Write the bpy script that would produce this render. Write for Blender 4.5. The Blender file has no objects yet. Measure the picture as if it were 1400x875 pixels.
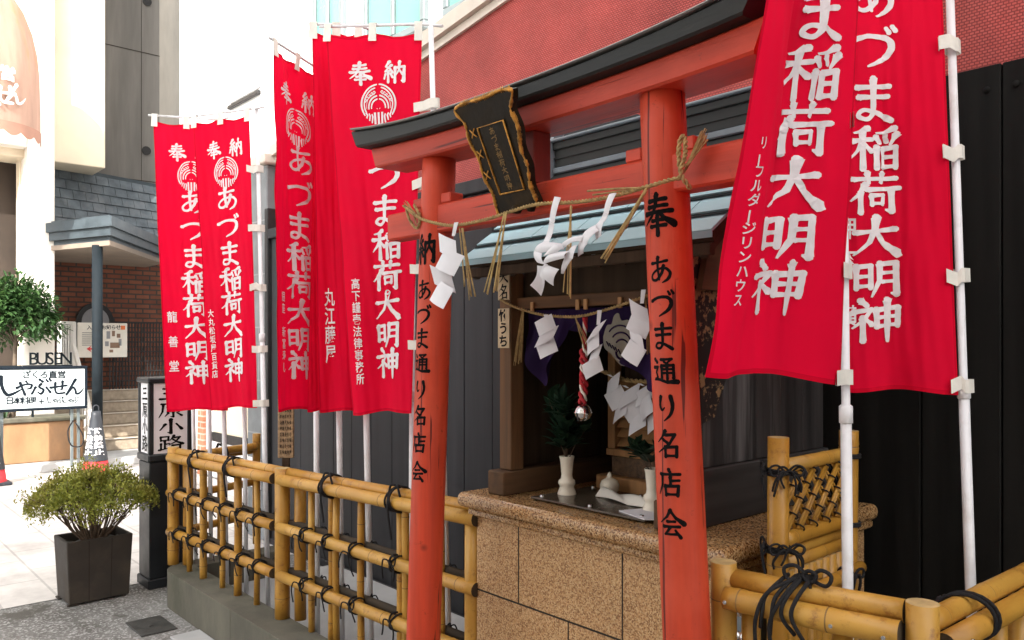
import bpy, bmesh, math, random
from mathutils import Vector, Matrix, noise as mnoise
from math import sin, cos, pi, radians, exp, sqrt
random.seed(7)
scene = bpy.context.scene
COL = scene.collection
# ------------------------------------------------------------------ camera
EYE = Vector((0, 0, 1.55))
HEAD = radians(48.25)
FW = Vector((-sin(HEAD), cos(HEAD), 0)); RT = Vector((cos(HEAD), sin(HEAD), 0)); UP = Vector((0, 0, 1))
cd = bpy.data.cameras.new('camera'); cam = bpy.data.objects.new('camera', cd); COL.objects.link(cam)
cam.location = EYE; cam.rotation_euler = (radians(90), 0, HEAD)
cd.sensor_width = 36; cd.lens = 28.23; cd.shift_y = 32.5 / 1400; cd.clip_end = 400; cd.clip_start = .05
scene.camera = cam
# ------------------------------------------------------------------ sky, sun, exposure
SUN_EL = radians(36)
SUN_DIR = Vector((.62, -.78, 0)).normalized() * cos(SUN_EL) + Vector((0, 0, sin(SUN_EL)))   # towards the sun
world = bpy.data.worlds.new('World'); scene.world = world; world.use_nodes = True
wn = world.node_tree; wn.nodes.clear()
wo = wn.nodes.new('ShaderNodeOutputWorld'); wb = wn.nodes.new('ShaderNodeBackground')
sk = wn.nodes.new('ShaderNodeTexSky'); sk.sky_type = 'NISHITA'; sk.sun_disc = False
sk.sun_elevation = SUN_EL; sk.sun_rotation = math.atan2(SUN_DIR.x, SUN_DIR.y)
sk.air_density = 1.0; sk.dust_density = 4.0; sk.ozone_density = .6
hs = wn.nodes.new('ShaderNodeHueSaturation'); hs.inputs['Saturation'].default_value = .12
wn.links.new(sk.outputs[0], hs.inputs['Color']); wn.links.new(hs.outputs[0], wb.inputs[0]); wn.links.new(wb.outputs[0], wo.inputs[0])
wb.inputs[1].default_value = .15
sd = bpy.data.lights.new('sun', 'SUN'); sd.energy = 2.8; sd.angle = radians(.5); sd.color = (1, .95, .87)
so = bpy.data.objects.new('sun', sd); COL.objects.link(so); so.location = (3, -5, 20)
so.rotation_euler = SUN_DIR.to_track_quat('Z', 'Y').to_euler()
scene.view_settings.view_transform = 'Standard'; scene.view_settings.look = 'None'
scene.view_settings.gamma = 1; scene.view_settings.exposure = 1.75
scene.cycles.max_bounces = 8; scene.cycles.diffuse_bounces = 5

# ------------------------------------------------------------------ geometry from the photo's measurements
def ray(px): return FW + RT * ((px - 700) / 1098)
def at(px, py, t):                       # a point t metres in front of the eye
    return EYE + t * ray(px) + UP * (t * (470 - py) / 1098)
def aty(px, py, Y): return at(px, py, Y / ray(px).y)
def atx(px, py, X): return at(px, py, X / ray(px).x)
def atz(px, py, Z): return at(px, py, (1.55 - Z) * 1098 / (py - 470))

# ------------------------------------------------------------------ materials
def newmat(name):
    m = bpy.data.materials.new(name); m.use_nodes = True
    nt = m.node_tree; b = nt.nodes['Principled BSDF']
    return m, nt, b
def N(nt, t, **kw):
    n = nt.nodes.new(t)
    for k, v in kw.items(): setattr(n, k, v)
    return n
def mixc(nt, fac, a, b, mode='MIX'):
    n = N(nt, 'ShaderNodeMix', data_type='RGBA', blend_type=mode)
    for s, v in ((0, fac), (6, a), (7, b)):
        if hasattr(v, 'links') or hasattr(v, 'is_linked'): nt.links.new(v, n.inputs[s])
        elif s == 0: n.inputs[0].default_value = v
        else: n.inputs[s].default_value = (*v, 1)
    return n.outputs[2]
def ramp(nt, src, lo, hi):
    r = N(nt, 'ShaderNodeMapRange'); nt.links.new(src, r.inputs[0])
    r.inputs[1].default_value = lo; r.inputs[2].default_value = hi
    return r.outputs[0]
def coords(nt, stretch=(1, 1, 1), kind='Object', rot=(0, 0, 0)):
    tc = N(nt, 'ShaderNodeTexCoord'); mp = N(nt, 'ShaderNodeMapping'); mp.inputs[3].default_value = stretch; mp.inputs[2].default_value = rot
    nt.links.new(tc.outputs[kind], mp.inputs[0]); return mp.outputs[0]
def noise(nt, co, scale, detail=4, rough=.55):
    n = N(nt, 'ShaderNodeTexNoise'); nt.links.new(co, n.inputs['Vector'])
    n.inputs['Scale'].default_value = scale; n.inputs['Detail'].default_value = detail; n.inputs['Roughness'].default_value = rough
    return n.outputs[0]
def bumpn(nt, b, h, strength, dist=.01):
    n = N(nt, 'ShaderNodeBump'); n.inputs['Strength'].default_value = strength; n.inputs['Distance'].default_value = dist
    nt.links.new(h, n.inputs['Height']); nt.links.new(n.outputs[0], b.inputs['Normal'])
def dk(c, f): return tuple(min(1, x * f) for x in c)
def M(name, col, rough=.6, var=.25, scale=6, bump=.15, bscale=60, metal=0, stretch=(1, 1, 1), spec=.4, dirt=None, trans=0, bdist=.004):
    m, nt, b = newmat(name)
    co = coords(nt, stretch)
    f = ramp(nt, noise(nt, co, scale, 5, .6), .3, .7)
    c = mixc(nt, f, dk(col, 1 - var), dk(col, 1 + var * .6))
    if dirt:
        f2 = ramp(nt, noise(nt, co, scale * .45, 6, .65), .52, .72)
        c = mixc(nt, f2, c, dirt)
    nt.links.new(c, b.inputs['Base Color'])
    b.inputs['Roughness'].default_value = rough; b.inputs['Metallic'].default_value = metal
    b.inputs['Specular IOR Level'].default_value = spec
    r = N(nt, 'ShaderNodeMapRange'); nt.links.new(f, r.inputs[0]); r.inputs[3].default_value = max(.05, rough - .1); r.inputs[4].default_value = min(1, rough + .12)
    nt.links.new(r.outputs[0], b.inputs['Roughness'])
    if bump: bumpn(nt, b, noise(nt, co, bscale, 4), bump, bdist)
    if trans:
        t = N(nt, 'ShaderNodeBsdfTranslucent'); nt.links.new(c, t.inputs[0])
        mx = N(nt, 'ShaderNodeMixShader'); mx.inputs[0].default_value = trans
        out = nt.nodes['Material Output']
        nt.links.new(b.outputs[0], mx.inputs[1]); nt.links.new(t.outputs[0], mx.inputs[2]); nt.links.new(mx.outputs[0], out.inputs[0])
    return m
def wood(name, col, rough=.65, axis=2, var=.45, scale=14, bump=.3, dirt=None, fine=1, spec=.3):
    st = [1, 1, 1]; st[axis] = .06
    return M(name, col, rough, var, scale, bump, 40 * fine, stretch=tuple(st), dirt=dirt, spec=spec)

MAT = {}
MAT['banner_red'] = M('banner_red', (.84, .002, .038), .75, .10, 2.2, .3, 420, spec=.12, trans=.26, bdist=.001)
MAT['banner_hem'] = M('banner_hem', (.66, .001, .024), .8, .10, 6, .4, 420, spec=.1, trans=.10, bdist=.001)
MAT['banner_ink'] = M('banner_ink', (.80, .74, .76), .8, .1, 30, .1, 300, spec=.15)
MAT['tape'] = M('tape', (.80, .77, .70), .7, .12, 20, .2, 120)
MAT['pole_white'] = M('pole_white', (.80, .80, .82), .35, .06, 8, 0, dirt=(.55, .53, .5))
def vermilion_mat(name, axis, col, pale, dark):
    m, nt, b = newmat(name); st = [1, 1, 1]; st[axis] = .05; co = coords(nt, tuple(st)); c0 = coords(nt)
    f = ramp(nt, noise(nt, co, 24, 6, .6), .3, .7); c = mixc(nt, f, dk(col, .72), dk(col, 1.12))
    c = mixc(nt, ramp(nt, noise(nt, c0, 2.6, 5, .6), .5, .72), c, pale)
    st2 = [1, 1, 1]; st2[axis] = .018; cr = noise(nt, coords(nt, tuple(st2)), 46, 3, .6); crk = ramp(nt, cr, .635, .67); c = mixc(nt, crk, c, dark)
    v = N(nt, 'ShaderNodeTexVoronoi'); nt.links.new(c0, v.inputs['Vector']); v.inputs['Scale'].default_value = 7
    kn = ramp(nt, v.outputs['Distance'], .11, .03); c = mixc(nt, kn, c, dk(col, .45))
    c = mixc(nt, ramp(nt, noise(nt, c0, 26, 6, .8), .62, .72), c, dk(col, .45))
    nt.links.new(c, b.inputs[0]); b.inputs['Roughness'].default_value = .5; b.inputs['Specular IOR Level'].default_value = .35
    h = N(nt, 'ShaderNodeMath', operation='SUBTRACT'); nt.links.new(f, h.inputs[0]); nt.links.new(crk, h.inputs[1])
    bumpn(nt, b, h.outputs[0], .35, .003); return m
MAT['vermilion'] = wood('vermilion', (.56, .062, .028), .5, 2, .26, 22, .35, dirt=(.45, .03, .014))
MAT['vermilion_beam'] = wood('vermilion_beam', (.52, .052, .024), .5, 0, .24, 22, .35, dirt=(.42, .028, .014))
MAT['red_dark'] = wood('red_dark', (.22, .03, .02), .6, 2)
MAT['vermilion'] = vermilion_mat('vermilion', 2, (.56, .055, .020), (.60, .078, .036), (.13, .012, .006))
MAT['vermilion_beam'] = vermilion_mat('vermilion_beam', 0, (.51, .046, .017), (.55, .064, .028), (.13, .012, .006))
MAT['sumi'] = M('sumi', (.005, .0045, .0045), .7, .3, 30, 0, spec=.1)
MAT['kasagi_black'] = wood('kasagi_black', (.022, .023, .021), .55, 0, .4, 18, .3)
MAT['lead_trim'] = M('lead_trim', (.16, .15, .14), .45, .3, 10, .1, metal=.3)
MAT['plaque_black'] = M('plaque_black', (.016, .010, .004), .55, .6, 14, .5, 50, spec=.15, dirt=(.055, .032, .010))
MAT['gold'] = M('gold', (.55, .26, .045), .42, .5, 60, .5, 90, metal=.55, dirt=(.06, .03, .008))
MAT['straw'] = M('straw', (.40, .27, .11), .8, .45, 60, .6, 160)
MAT['straw_pale'] = M('straw_pale', (.52, .37, .15), .7, .35, 40, .3, 160)
MAT['paper'] = M('paper', (.84, .83, .86), .75, .05, 12, .05, 60, trans=.2)
MAT['cord_black'] = M('cord_black', (.012, .011, .012), .85, .3, 60, .6, 300)
MAT['curtain'] = M('curtain', (.028, .014, .056), .85, .3, 6, .3, 400, spec=.1)
MAT['crest_grey'] = M('crest_grey', (.26, .235, .19), .85, .15, 30, .1)
MAT['copper_roof'] = M('copper_roof', (.30, .50, .56), .42, .12, 3, .08, 20, dirt=(.27, .46, .52), spec=.3)
MAT['roof_seam'] = M('roof_seam', (.008, .012, .014), .8, .2, 10, 0, spec=.1)
MAT['flashing'] = M('flashing', (.16, .185, .205), .45, .25, 6, .1, metal=.2)
MAT['oldwood'] = wood('oldwood', (.17, .085, .036), .75, 2, .5, 18, .4)
MAT['oldwood_y'] = wood('oldwood_y', (.10, .055, .027), .75, 1, .5, 18, .4)
MAT['oldwood_x'] = wood('oldwood_x', (.15, .072, .030), .8, 0, .5, 18, .4)
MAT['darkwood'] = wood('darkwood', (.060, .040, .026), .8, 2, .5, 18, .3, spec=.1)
MAT['greywood'] = wood('greywood', (.045, .039, .037), .75, 2, .75, 16, .5, dirt=(.17, .16, .155))
MAT['greywood_h'] = wood('greywood_h', (.052, .046, .043), .75, 1, .6, 12, .5)
MAT['plainwood'] = wood('plainwood', (.42, .22, .09), .6, 2, .4, 22, .3)
MAT['label_paper'] = M('label_paper', (.55, .42, .26), .75, .15, 20, .1)
MAT['ceramic'] = M('ceramic', (.76, .70, .58), .25, .06, 10, 0, spec=.5)
MAT['cloth_white'] = M('cloth_white', (.76, .72, .64), .8, .08, 10, .3, 60)
MAT['steel'] = M('steel', (.55, .55, .55), .22, .1, 20, 0, metal=1)
MAT['chrome'] = M('chrome', (.72, .71, .70), .12, .1, 20, 0, metal=1)
MAT['dark_plate'] = M('dark_plate', (.085, .066, .046), .2, .3, 8, 0, spec=.5)
MAT['cabinet'] = M('cabinet', (.20, .225, .24), .4, .2, 6, .1, 30, metal=.6)
MAT['cordred'] = M('cordred', (.45, .02, .03), .8, .2, 40, .3)
MAT['wall_grey'] = wood('wall_grey', (.040, .040, .043), .5, 2, .35, 6, .2, dirt=(.029, .029, .031), spec=.12)
MAT['wall_black'] = wood('wall_black', (.013, .0125, .0115), .6, 2, .5, 8, .25, dirt=(.021, .020, .018), spec=.06)
MAT['kerb'] = M('kerb', (.135, .125, .095), .85, .35, 5, .5, 60, stretch=(1, 1, .4), dirt=(.065, .068, .042))
MAT['strip'] = M('strip', (.46, .46, .45), .85, .15, 4, .3, 50)
MAT['planter'] = M('planter', (.042, .033, .025), .7, .35, 9, .3, 60, dirt=(.065, .05, .035))
MAT['sign_black'] = M('sign_black', (.014, .016, .019), .4, .3, 6, .1, 40)
MAT['sign_white'] = M('sign_white', (.82, .80, .82), .4, .03, 4, 0)
MAT['sign_bluish'] = M('sign_bluish', (.72, .80, .82), .4, .05, 7, 0)
MAT['sign_ink'] = M('sign_ink', (.010, .015, .022), .6, .3, 20, 0, spec=.1)
MAT['stem'] = M('stem', (.13, .085, .055), .85, .4, 30, .5, 90)
MAT['trunk'] = M('trunk', (.12, .09, .065), .9, .4, 12, .6, 50)
MAT['cream'] = M('cream', (.74, .64, .49), .85, .08, 2, .15, 30)
MAT['white_wall'] = M('white_wall', (.82, .81, .80), .8, .04, 2, .1, 30)
MAT['column_white'] = M('column_white', (.80, .75, .68), .75, .06, 2, .1, 30)
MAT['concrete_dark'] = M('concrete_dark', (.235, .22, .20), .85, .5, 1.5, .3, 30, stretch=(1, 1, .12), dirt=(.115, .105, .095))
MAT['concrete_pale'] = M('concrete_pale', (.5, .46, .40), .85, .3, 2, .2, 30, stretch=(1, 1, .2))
MAT['slate'] = M('slate', (.105, .125, .14), .55, .4, 7, .2, 30, dirt=(.16, .17, .18))
MAT['fascia'] = M('fascia', (.05, .065, .075), .5, .3, 6, .1)
MAT['steel_post'] = M('steel_post', (.013, .018, .022), .7, .25, 8, .1, spec=.1)
MAT['soffit'] = M('soffit', (.24, .19, .15), .85, .2, 4, .1)
MAT['awning'] = M('awning', (.42, .27, .21), .8, .22, 2.2, .2, 60, stretch=(3, 3, .5), trans=.25, dirt=(.44, .24, .10))
MAT['awning_hem'] = M('awning_hem', (.34, .18, .13), .8, .15, 5, .2, 60)
MAT['dark_in'] = M('dark_in', (.045, .032, .024), .7, .3, 3, .1)
MAT['rail_white'] = M('rail_white', (.78, .75, .70), .45, .08, 6, 0)
MAT['step'] = M('step', (.40, .33, .25), .8, .25, 18, .3, 60)
MAT['terracotta'] = M('terracotta', (.36, .205, .105), .9, .3, 3, .3, 40, stretch=(1, 1, .5), dirt=(.22, .14, .085))
MAT['iron'] = M('iron', (.025, .024, .024), .5, .3, 20, .1)
MAT['cone_black'] = M('cone_black', (.03, .034, .042), .55, .2, 10, .1)
MAT['cone_red'] = M('cone_red', (.62, .03, .04), .5, .1, 10, 0)
MAT['arrow_red'] = M('arrow_red', (.62, .05, .05), .5, .05, 10, 0)
MAT['orange'] = M('orange', (.75, .20, .06), .5, .05, 10, 0)
MAT['map_brown'] = M('map_brown', (.24, .15, .10), .6, .1, 10, 0)
MAT['map_grey'] = M('map_grey', (.28, .28, .29), .6, .1, 10, 0)
MAT['cyan'] = M('cyan', (.30, .62, .66), .6, .2, 14, 0)
MAT['poster'] = M('poster', (.80, .80, .80), .6, .05, 14, 0)
MAT['granite_grey'] = M('granite_grey', (.27, .28, .29), .4, .25, 90, .05, 60)
MAT['glass_green'] = M('glass_green', (.14, .30, .255), .2, .1, 2, 0, spec=.2)
MAT['frame_grey'] = M('frame_grey', (.22, .26, .27), .4, .1, 6, 0, metal=.5)
MAT['coping'] = M('coping', (.62, .56, .48), .7, .12, 5, .1, 40)
MAT['opposite'] = M('opposite', (.66, .63, .58), .8, .1, 1, .1, 20)
MAT['glass_dark'] = M('glass_dark', (.03, .035, .04), .08, .2, 2, 0, spec=.7)
MAT['drain'] = M('drain', (.06, .058, .052), .6, .4, 20, .4, 70)
MAT['patch'] = M('patch', (.10, .095, .082), .9, .6, 14, 1.0, 45, bdist=.015, dirt=(.22, .215, .20))
MAT['gold_dim'] = M('gold_dim', (.20, .115, .03), .5, .5, 60, .3, 90, metal=.4)
MAT['tan_board'] = M('tan_board', (.33, .22, .12), .75, .5, 60, .3, 80, dirt=(.12, .08, .05))

def bamboo_mat():
    m, nt, b = newmat('bamboo'); co = coords(nt)
    f = ramp(nt, noise(nt, co, 5, 4), .3, .7); oi = N(nt, 'ShaderNodeObjectInfo'); c = mixc(nt, f, mixc(nt, oi.outputs['Random'], (.34, .155, .017), (.41, .20, .030)), mixc(nt, oi.outputs['Random'], (.49, .245, .034), (.58, .33, .066)))
    co2 = coords(nt, (1, 1, 1)); f2 = ramp(nt, noise(nt, co2, 22, 7, .75), .55, .70)
    c = mixc(nt, f2, c, (.24, .095, .018)); nt.links.new(c, b.inputs[0])
    b.inputs['Roughness'].default_value = .38; b.inputs['Specular IOR Level'].default_value = .45
    bumpn(nt, b, noise(nt, co, 120, 3), .12, .002); return m
MAT['bamboo'] = bamboo_mat()
MAT['bamboo_ring'] = M('bamboo_ring', (.22, .12, .04), .6, .4, 30, .2)
MAT['bamboo_end'] = M('bamboo_end', (.05, .035, .02), .8, .4, 30, .2)
MAT['bamboo_cut'] = M('bamboo_cut', (.50, .36, .16), .7, .3, 30, .2)

def granite_mat(name, speck, base, pale, rgh=.6, bmp=.5):
    m, nt, b = newmat(name); co = coords(nt)
    v = N(nt, 'ShaderNodeTexVoronoi'); nt.links.new(co, v.inputs['Vector']); v.inputs['Scale'].default_value = 250
    sep = N(nt, 'ShaderNodeSeparateColor'); nt.links.new(v.outputs['Color'], sep.inputs[0])
    f = ramp(nt, sep.outputs[0], .30, .62); c = mixc(nt, f, speck, base)
    f3 = ramp(nt, sep.outputs[1], .55, .85); c = mixc(nt, f3, c, pale)
    f2 = ramp(nt, noise(nt, co, 1.6, 6, .65), .3, .7); c = mixc(nt, 1.0, c, mixc(nt, f2, (.84, .82, .80), (1.08, 1.08, 1.08)), 'MULTIPLY')
    nt.links.new(c, b.inputs[0]); b.inputs['Roughness'].default_value = rgh
    bumpn(nt, b, noise(nt, co, 180, 3), bmp, .003); return m
MAT['granite'] = granite_mat('granite', (.26, .12, .042), (.53, .30, .125), (.63, .42, .21))
MAT['granite_slab'] = granite_mat('granite_slab', (.13, .055, .018), (.42, .23, .09), (.54, .36, .18), .24, .15)
MAT['joint'] = M('joint', (.03, .022, .016), .9, .2, 30, 0)

def brick_mat(name, c1, c2, mortar, scale, bw, bh, ms, axes='YZ', bump=.6, mort_rough=.9):
    m, nt, b = newmat(name)
    tc = N(nt, 'ShaderNodeTexCoord'); sp = N(nt, 'ShaderNodeSeparateXYZ'); cb = N(nt, 'ShaderNodeCombineXYZ')
    nt.links.new(tc.outputs['Object'], sp.inputs[0])
    nt.links.new(sp.outputs['XYZ'.index(axes[0])], cb.inputs[0]); nt.links.new(sp.outputs['XYZ'.index(axes[1])], cb.inputs[1])
    br = N(nt, 'ShaderNodeTexBrick'); nt.links.new(cb.outputs[0], br.inputs['Vector'])
    br.inputs['Color1'].default_value = (*c1, 1); br.inputs['Color2'].default_value = (*c2, 1); br.inputs['Mortar'].default_value = (*mortar, 1)
    br.inputs['Scale'].default_value = scale; br.inputs['Brick Width'].default_value = bw; br.inputs['Row Height'].default_value = bh
    br.inputs['Mortar Size'].default_value = ms; br.inputs['Bias'].default_value = -.1
    f = ramp(nt, noise(nt, tc.outputs['Object'], 3.5, 6, .6), .3, .75)
    c = mixc(nt, f, br.outputs[0], br.outputs[0]);
    mx = mixc(nt, 1.0, br.outputs[0], mixc(nt, ramp(nt, noise(nt, tc.outputs['Object'], 1.3, 6, .7), .38, .62), mixc(nt, f, (.58, .56, .56), (.9, .9, .9)), mixc(nt, f, (.8, .8, .8), (1.15, 1.15, 1.15))), 'MULTIPLY')
    nt.links.new(mx, b.inputs[0]); b.inputs['Roughness'].default_value = .75
    inv = N(nt, 'ShaderNodeMath', operation='SUBTRACT'); inv.inputs[0].default_value = 1; nt.links.new(br.outputs['Fac'], inv.inputs[1])
    bumpn(nt, b, inv.outputs[0], bump, .006); return m
MAT['brick'] = brick_mat('brick', (.20, .06, .03), (.28, .10, .05), (.07, .05, .04), 1, .21, .075, .012)
MAT['brick_orange'] = brick_mat('brick_orange', (.62, .24, .13), (.68, .32, .20), (.70, .55, .45), 1, .20, .07, .010, 'XZ')
MAT['red_tile'] = brick_mat('red_tile', (.56, .088, .072), (.63, .12, .10), (.25, .03, .025), 1, .015, .0098, .0018, 'XZ', 1.0)
MAT['paving'] = brick_mat('paving', (.70, .66, .62), (.74, .70, .66), (.52, .49, .46), 1, .6, .3, .008, 'XY', .2)
MAT['granite_clad'] = brick_mat('granite_clad', (.20, .215, .225), (.23, .245, .25), (.33, .34, .34), 1, 1.2, .42, .006, 'XZ', .2)

def asphalt_mat():
    m, nt, b = newmat('asphalt'); co = coords(nt)
    v = N(nt, 'ShaderNodeTexVoronoi'); nt.links.new(co, v.inputs['Vector']); v.inputs['Scale'].default_value = 95
    sep = N(nt, 'ShaderNodeSeparateColor'); nt.links.new(v.outputs['Color'], sep.inputs[0])
    f = ramp(nt, noise(nt, co, 2.2, 6, .65), .35, .68); c = mixc(nt, f, (.12, .113, .10), (.27, .262, .245))
    c = mixc(nt, ramp(nt, sep.outputs[0], .6, .95), c, (.44, .43, .41))
    f2 = ramp(nt, noise(nt, co, 1.3, 8, .75), .56, .62); c = mixc(nt, f2, c, (.10, .092, .078)); f4 = ramp(nt, noise(nt, co, .9, 6, .7), .60, .68); c = mixc(nt, f4, c, (.40, .385, .36))
    nt.links.new(c, b.inputs[0]); b.inputs['Roughness'].default_value = .85
    bumpn(nt, b, noise(nt, co, 120, 4), .7, .006); return m
MAT['asphalt'] = asphalt_mat()
def leaf_mat(name, c1, c2, c3):
    m, nt, b = newmat(name); g = N(nt, 'ShaderNodeNewGeometry')
    c = mixc(nt, g.outputs['Random Per Island'], c1, c2)
    co = coords(nt); c = mixc(nt, ramp(nt, noise(nt, co, 5, 3), .45, .7), c, c3)
    nt.links.new(c, b.inputs[0]); b.inputs['Roughness'].default_value = .5; b.inputs['Specular IOR Level'].default_value = .3
    t = N(nt, 'ShaderNodeBsdfTranslucent'); nt.links.new(c, t.inputs[0])
    mx = N(nt, 'ShaderNodeMixShader'); mx.inputs[0].default_value = .3; out = nt.nodes['Material Output']
    nt.links.new(b.outputs[0], mx.inputs[1]); nt.links.new(t.outputs[0], mx.inputs[2]); nt.links.new(mx.outputs[0], out.inputs[0])
    return m
MAT['leaf_bush'] = leaf_mat('leaf_bush', (.14, .17, .022), (.40, .41, .075), (.25, .22, .04))
MAT['leaf_tree'] = leaf_mat('leaf_tree', (.02, .06, .018), (.07, .14, .04), (.04, .09, .03))
MAT['leaf_sakaki'] = leaf_mat('leaf_sakaki', (.010, .030, .016), (.025, .06, .03), (.015, .04, .02))
def carved_mat():
    m, nt, b = newmat('carved_gilt'); co = coords(nt)
    f = ramp(nt, noise(nt, co, 26, 5, .7), .54, .58); c = mixc(nt, f, (.018, .013, .011), (.30, .20, .09))
    nt.links.new(c, b.inputs[0]); b.inputs['Roughness'].default_value = .6; bumpn(nt, b, f, .6, .004); return m
MAT['carved_gilt'] = carved_mat()
MAT['carved_wood'] = M('carved_wood', (.13, .075, .04), .6, .7, 40, 1.0, 55, bdist=.012)

# ------------------------------------------------------------------ mesh builder
class MB:
    def __init__(s): s.v = []; s.f = []; s.m = []; s.sm = []
    def add(s, vs, fs, mi=0, smooth=False):
        o = len(s.v); s.v += [Vector(p) for p in vs]
        for f in fs: s.f.append([i + o for i in f]); s.m.append(mi); s.sm.append(smooth)
    def box(s, lo, hi, mi=0, bev=.004, M4=None):
        lo = Vector(lo); hi = Vector(hi)
        lo, hi = Vector(map(min, lo, hi)), Vector(map(max, lo, hi))
        d = hi - lo; bev = min(bev, min(d) * .45)
        bm = bmesh.new(); bmesh.ops.create_cube(bm, size=1)
        for v in bm.verts: v.co = Vector((lo.x + (v.co.x + .5) * d.x, lo.y + (v.co.y + .5) * d.y, lo.z + (v.co.z + .5) * d.z))
        if bev > 0: bmesh.ops.bevel(bm, geom=bm.edges[:], offset=bev, segments=1, affect='EDGES')
        if M4: bm.transform(M4)
        bm.verts.index_update()
        s.add([v.co.copy() for v in bm.verts], [[v.index for v in f.verts] for f in bm.faces], mi); bm.free()
    def obox(s, c, ax, ay, az, mi=0, bev=.003):          # box from centre and three half-axis vectors
        ax, ay, az = Vector(ax), Vector(ay), Vector(az)
        X, Y, Z = ax.normalized(), ay.normalized(), az.normalized()
        m = Matrix.Translation(Vector(c)) @ Matrix((X, Y, Z)).transposed().to_4x4()
        s.box((-ax.length, -ay.length, -az.length), (ax.length, ay.length, az.length), mi, bev, m)
    def tube(s, pts, r, seg=10, mi=0, cap=True, capmi=None, ringmi=None, smooth=True):
        pts = [Vector(p) for p in pts]; n = len(pts)
        rs = r if isinstance(r, (list, tuple)) else [r] * n
        T = []
        for i in range(n):
            d = pts[min(i + 1, n - 1)] - pts[max(i - 1, 0)]
            T.append(d.normalized() if d.length > 1e-9 else Vector((0, 0, 1)))
        ref = Vector((0, 0, 1)) if abs(T[0].z) < .9 else Vector((1, 0, 0))
        u = T[0].cross(ref).normalized(); o = len(s.v)
        for i in range(n):
            u = (u - T[i] * u.dot(T[i]));
            u = u.normalized() if u.length > 1e-6 else T[i].orthogonal().normalized()
            w = T[i].cross(u)
            for k in range(seg):
                a = 2 * pi * k / seg; s.v.append(pts[i] + (u * cos(a) + w * sin(a)) * rs[i])
        for i in range(n - 1):
            for k in range(seg):
                k2 = (k + 1) % seg
                s.f.append([o + i * seg + k, o + i * seg + k2, o + (i + 1) * seg + k2, o + (i + 1) * seg + k])
                s.m.append(mi if ringmi is None else ringmi(i)); s.sm.append(smooth)
        if cap:
            cm = mi if capmi is None else capmi
            s.f.append([o + k for k in range(seg)][::-1]); s.m.append(cm); s.sm.append(False)
            s.f.append([o + (n - 1) * seg + k for k in range(seg)]); s.m.append(cm); s.sm.append(False)
    def lathe(s, prof, c, seg=24, mi=0, a0=0, a1=2 * pi, axis=None):
        c = Vector(c); o = len(s.v); full = abs(a1 - a0 - 2 * pi) < 1e-6; ns = seg if full else seg + 1
        for (r, z) in prof:
            for k in range(ns):
                a = a0 + (a1 - a0) * k / seg; s.v.append(c + Vector((r * cos(a), r * sin(a), z)))
        for i in range(len(prof) - 1):
            for k in range(seg):
                k2 = (k + 1) % ns
                s.f.append([o + i * ns + k, o + i * ns + k2, o + (i + 1) * ns + k2, o + (i + 1) * ns + k]); s.m.append(mi); s.sm.append(True)
    def grid(s, fn, nu, nv, mi=0, smooth=True):
        o = len(s.v)
        for j in range(nv + 1):
            for i in range(nu + 1): s.v.append(Vector(fn(i / nu, j / nv)))
        for j in range(nv):
            for i in range(nu):
                a = o + j * (nu + 1) + i; s.f.append([a, a + 1, a + nu + 2, a + nu + 1]); s.m.append(mi); s.sm.append(smooth)
    def prism(s, poly, d, mi=0):                          # extrude a planar polygon by vector d
        poly = [Vector(p) for p in poly]; d = Vector(d); n = len(poly)
        s.add(poly + [p + d for p in poly], [list(range(n))[::-1], [n + i for i in range(n)]] + [[i, (i + 1) % n, n + (i + 1) % n, n + i] for i in range(n)], mi)
    def build(s, name, mats, parent=None, fix=True):
        if isinstance(mats, str): mats = [mats]
        org = Vector(parent['org']) if parent is not None else Vector((0, 0, 0))
        me = bpy.data.meshes.new(name); me.from_pydata([v - org for v in s.v], [], s.f)
        for m in mats: me.materials.append(MAT[m])
        me.polygons.foreach_set('material_index', s.m); me.polygons.foreach_set('use_smooth', s.sm)
        if fix:
            bm = bmesh.new(); bm.from_mesh(me); bmesh.ops.recalc_face_normals(bm, faces=bm.faces[:]); bm.to_mesh(me); bm.free()
        me.update(); o = bpy.data.objects.new(name, me); COL.objects.link(o)
        if parent is not None: o.parent = parent
        o['org'] = list(org)
        return o
def thing(name, label, cat, loc, group=None):
    o = bpy.data.objects.new(name, None); COL.objects.link(o); o.location = loc; o.empty_display_size = .1
    o['org'] = list(loc); o['label'] = label; o['category'] = cat
    if group: o['group'] = group
    return o
def tag(o, label, cat, group=None):
    o['label'] = label; o['category'] = cat
    if group: o['group'] = group
    return o
def recenter(o, loc):                                      # move a single-mesh thing's origin to its base
    loc = Vector(loc)
    for v in o.data.vertices: v.co -= loc
    o.location = loc; o['org'] = list(loc); return o
def struct(o): o['kind'] = 'structure'; return o
def lerp(a, b, t): return a + (b - a) * t
def catmull(P, sub=8):
    P = [Vector(p) for p in P]; out = []
    for i in range(len(P) - 1):
        p0 = P[max(i - 1, 0)]; p1 = P[i]; p2 = P[i + 1]; p3 = P[min(i + 2, len(P) - 1)]
        for k in range(sub):
            t = k / sub
            out.append(.5 * ((2 * p1) + (p2 - p0) * t + (2 * p0 - 5 * p1 + 4 * p2 - p3) * t * t + (3 * p1 - p0 - 3 * p2 + p3) * t ** 3))
    out.append(P[-1]); return out

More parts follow.
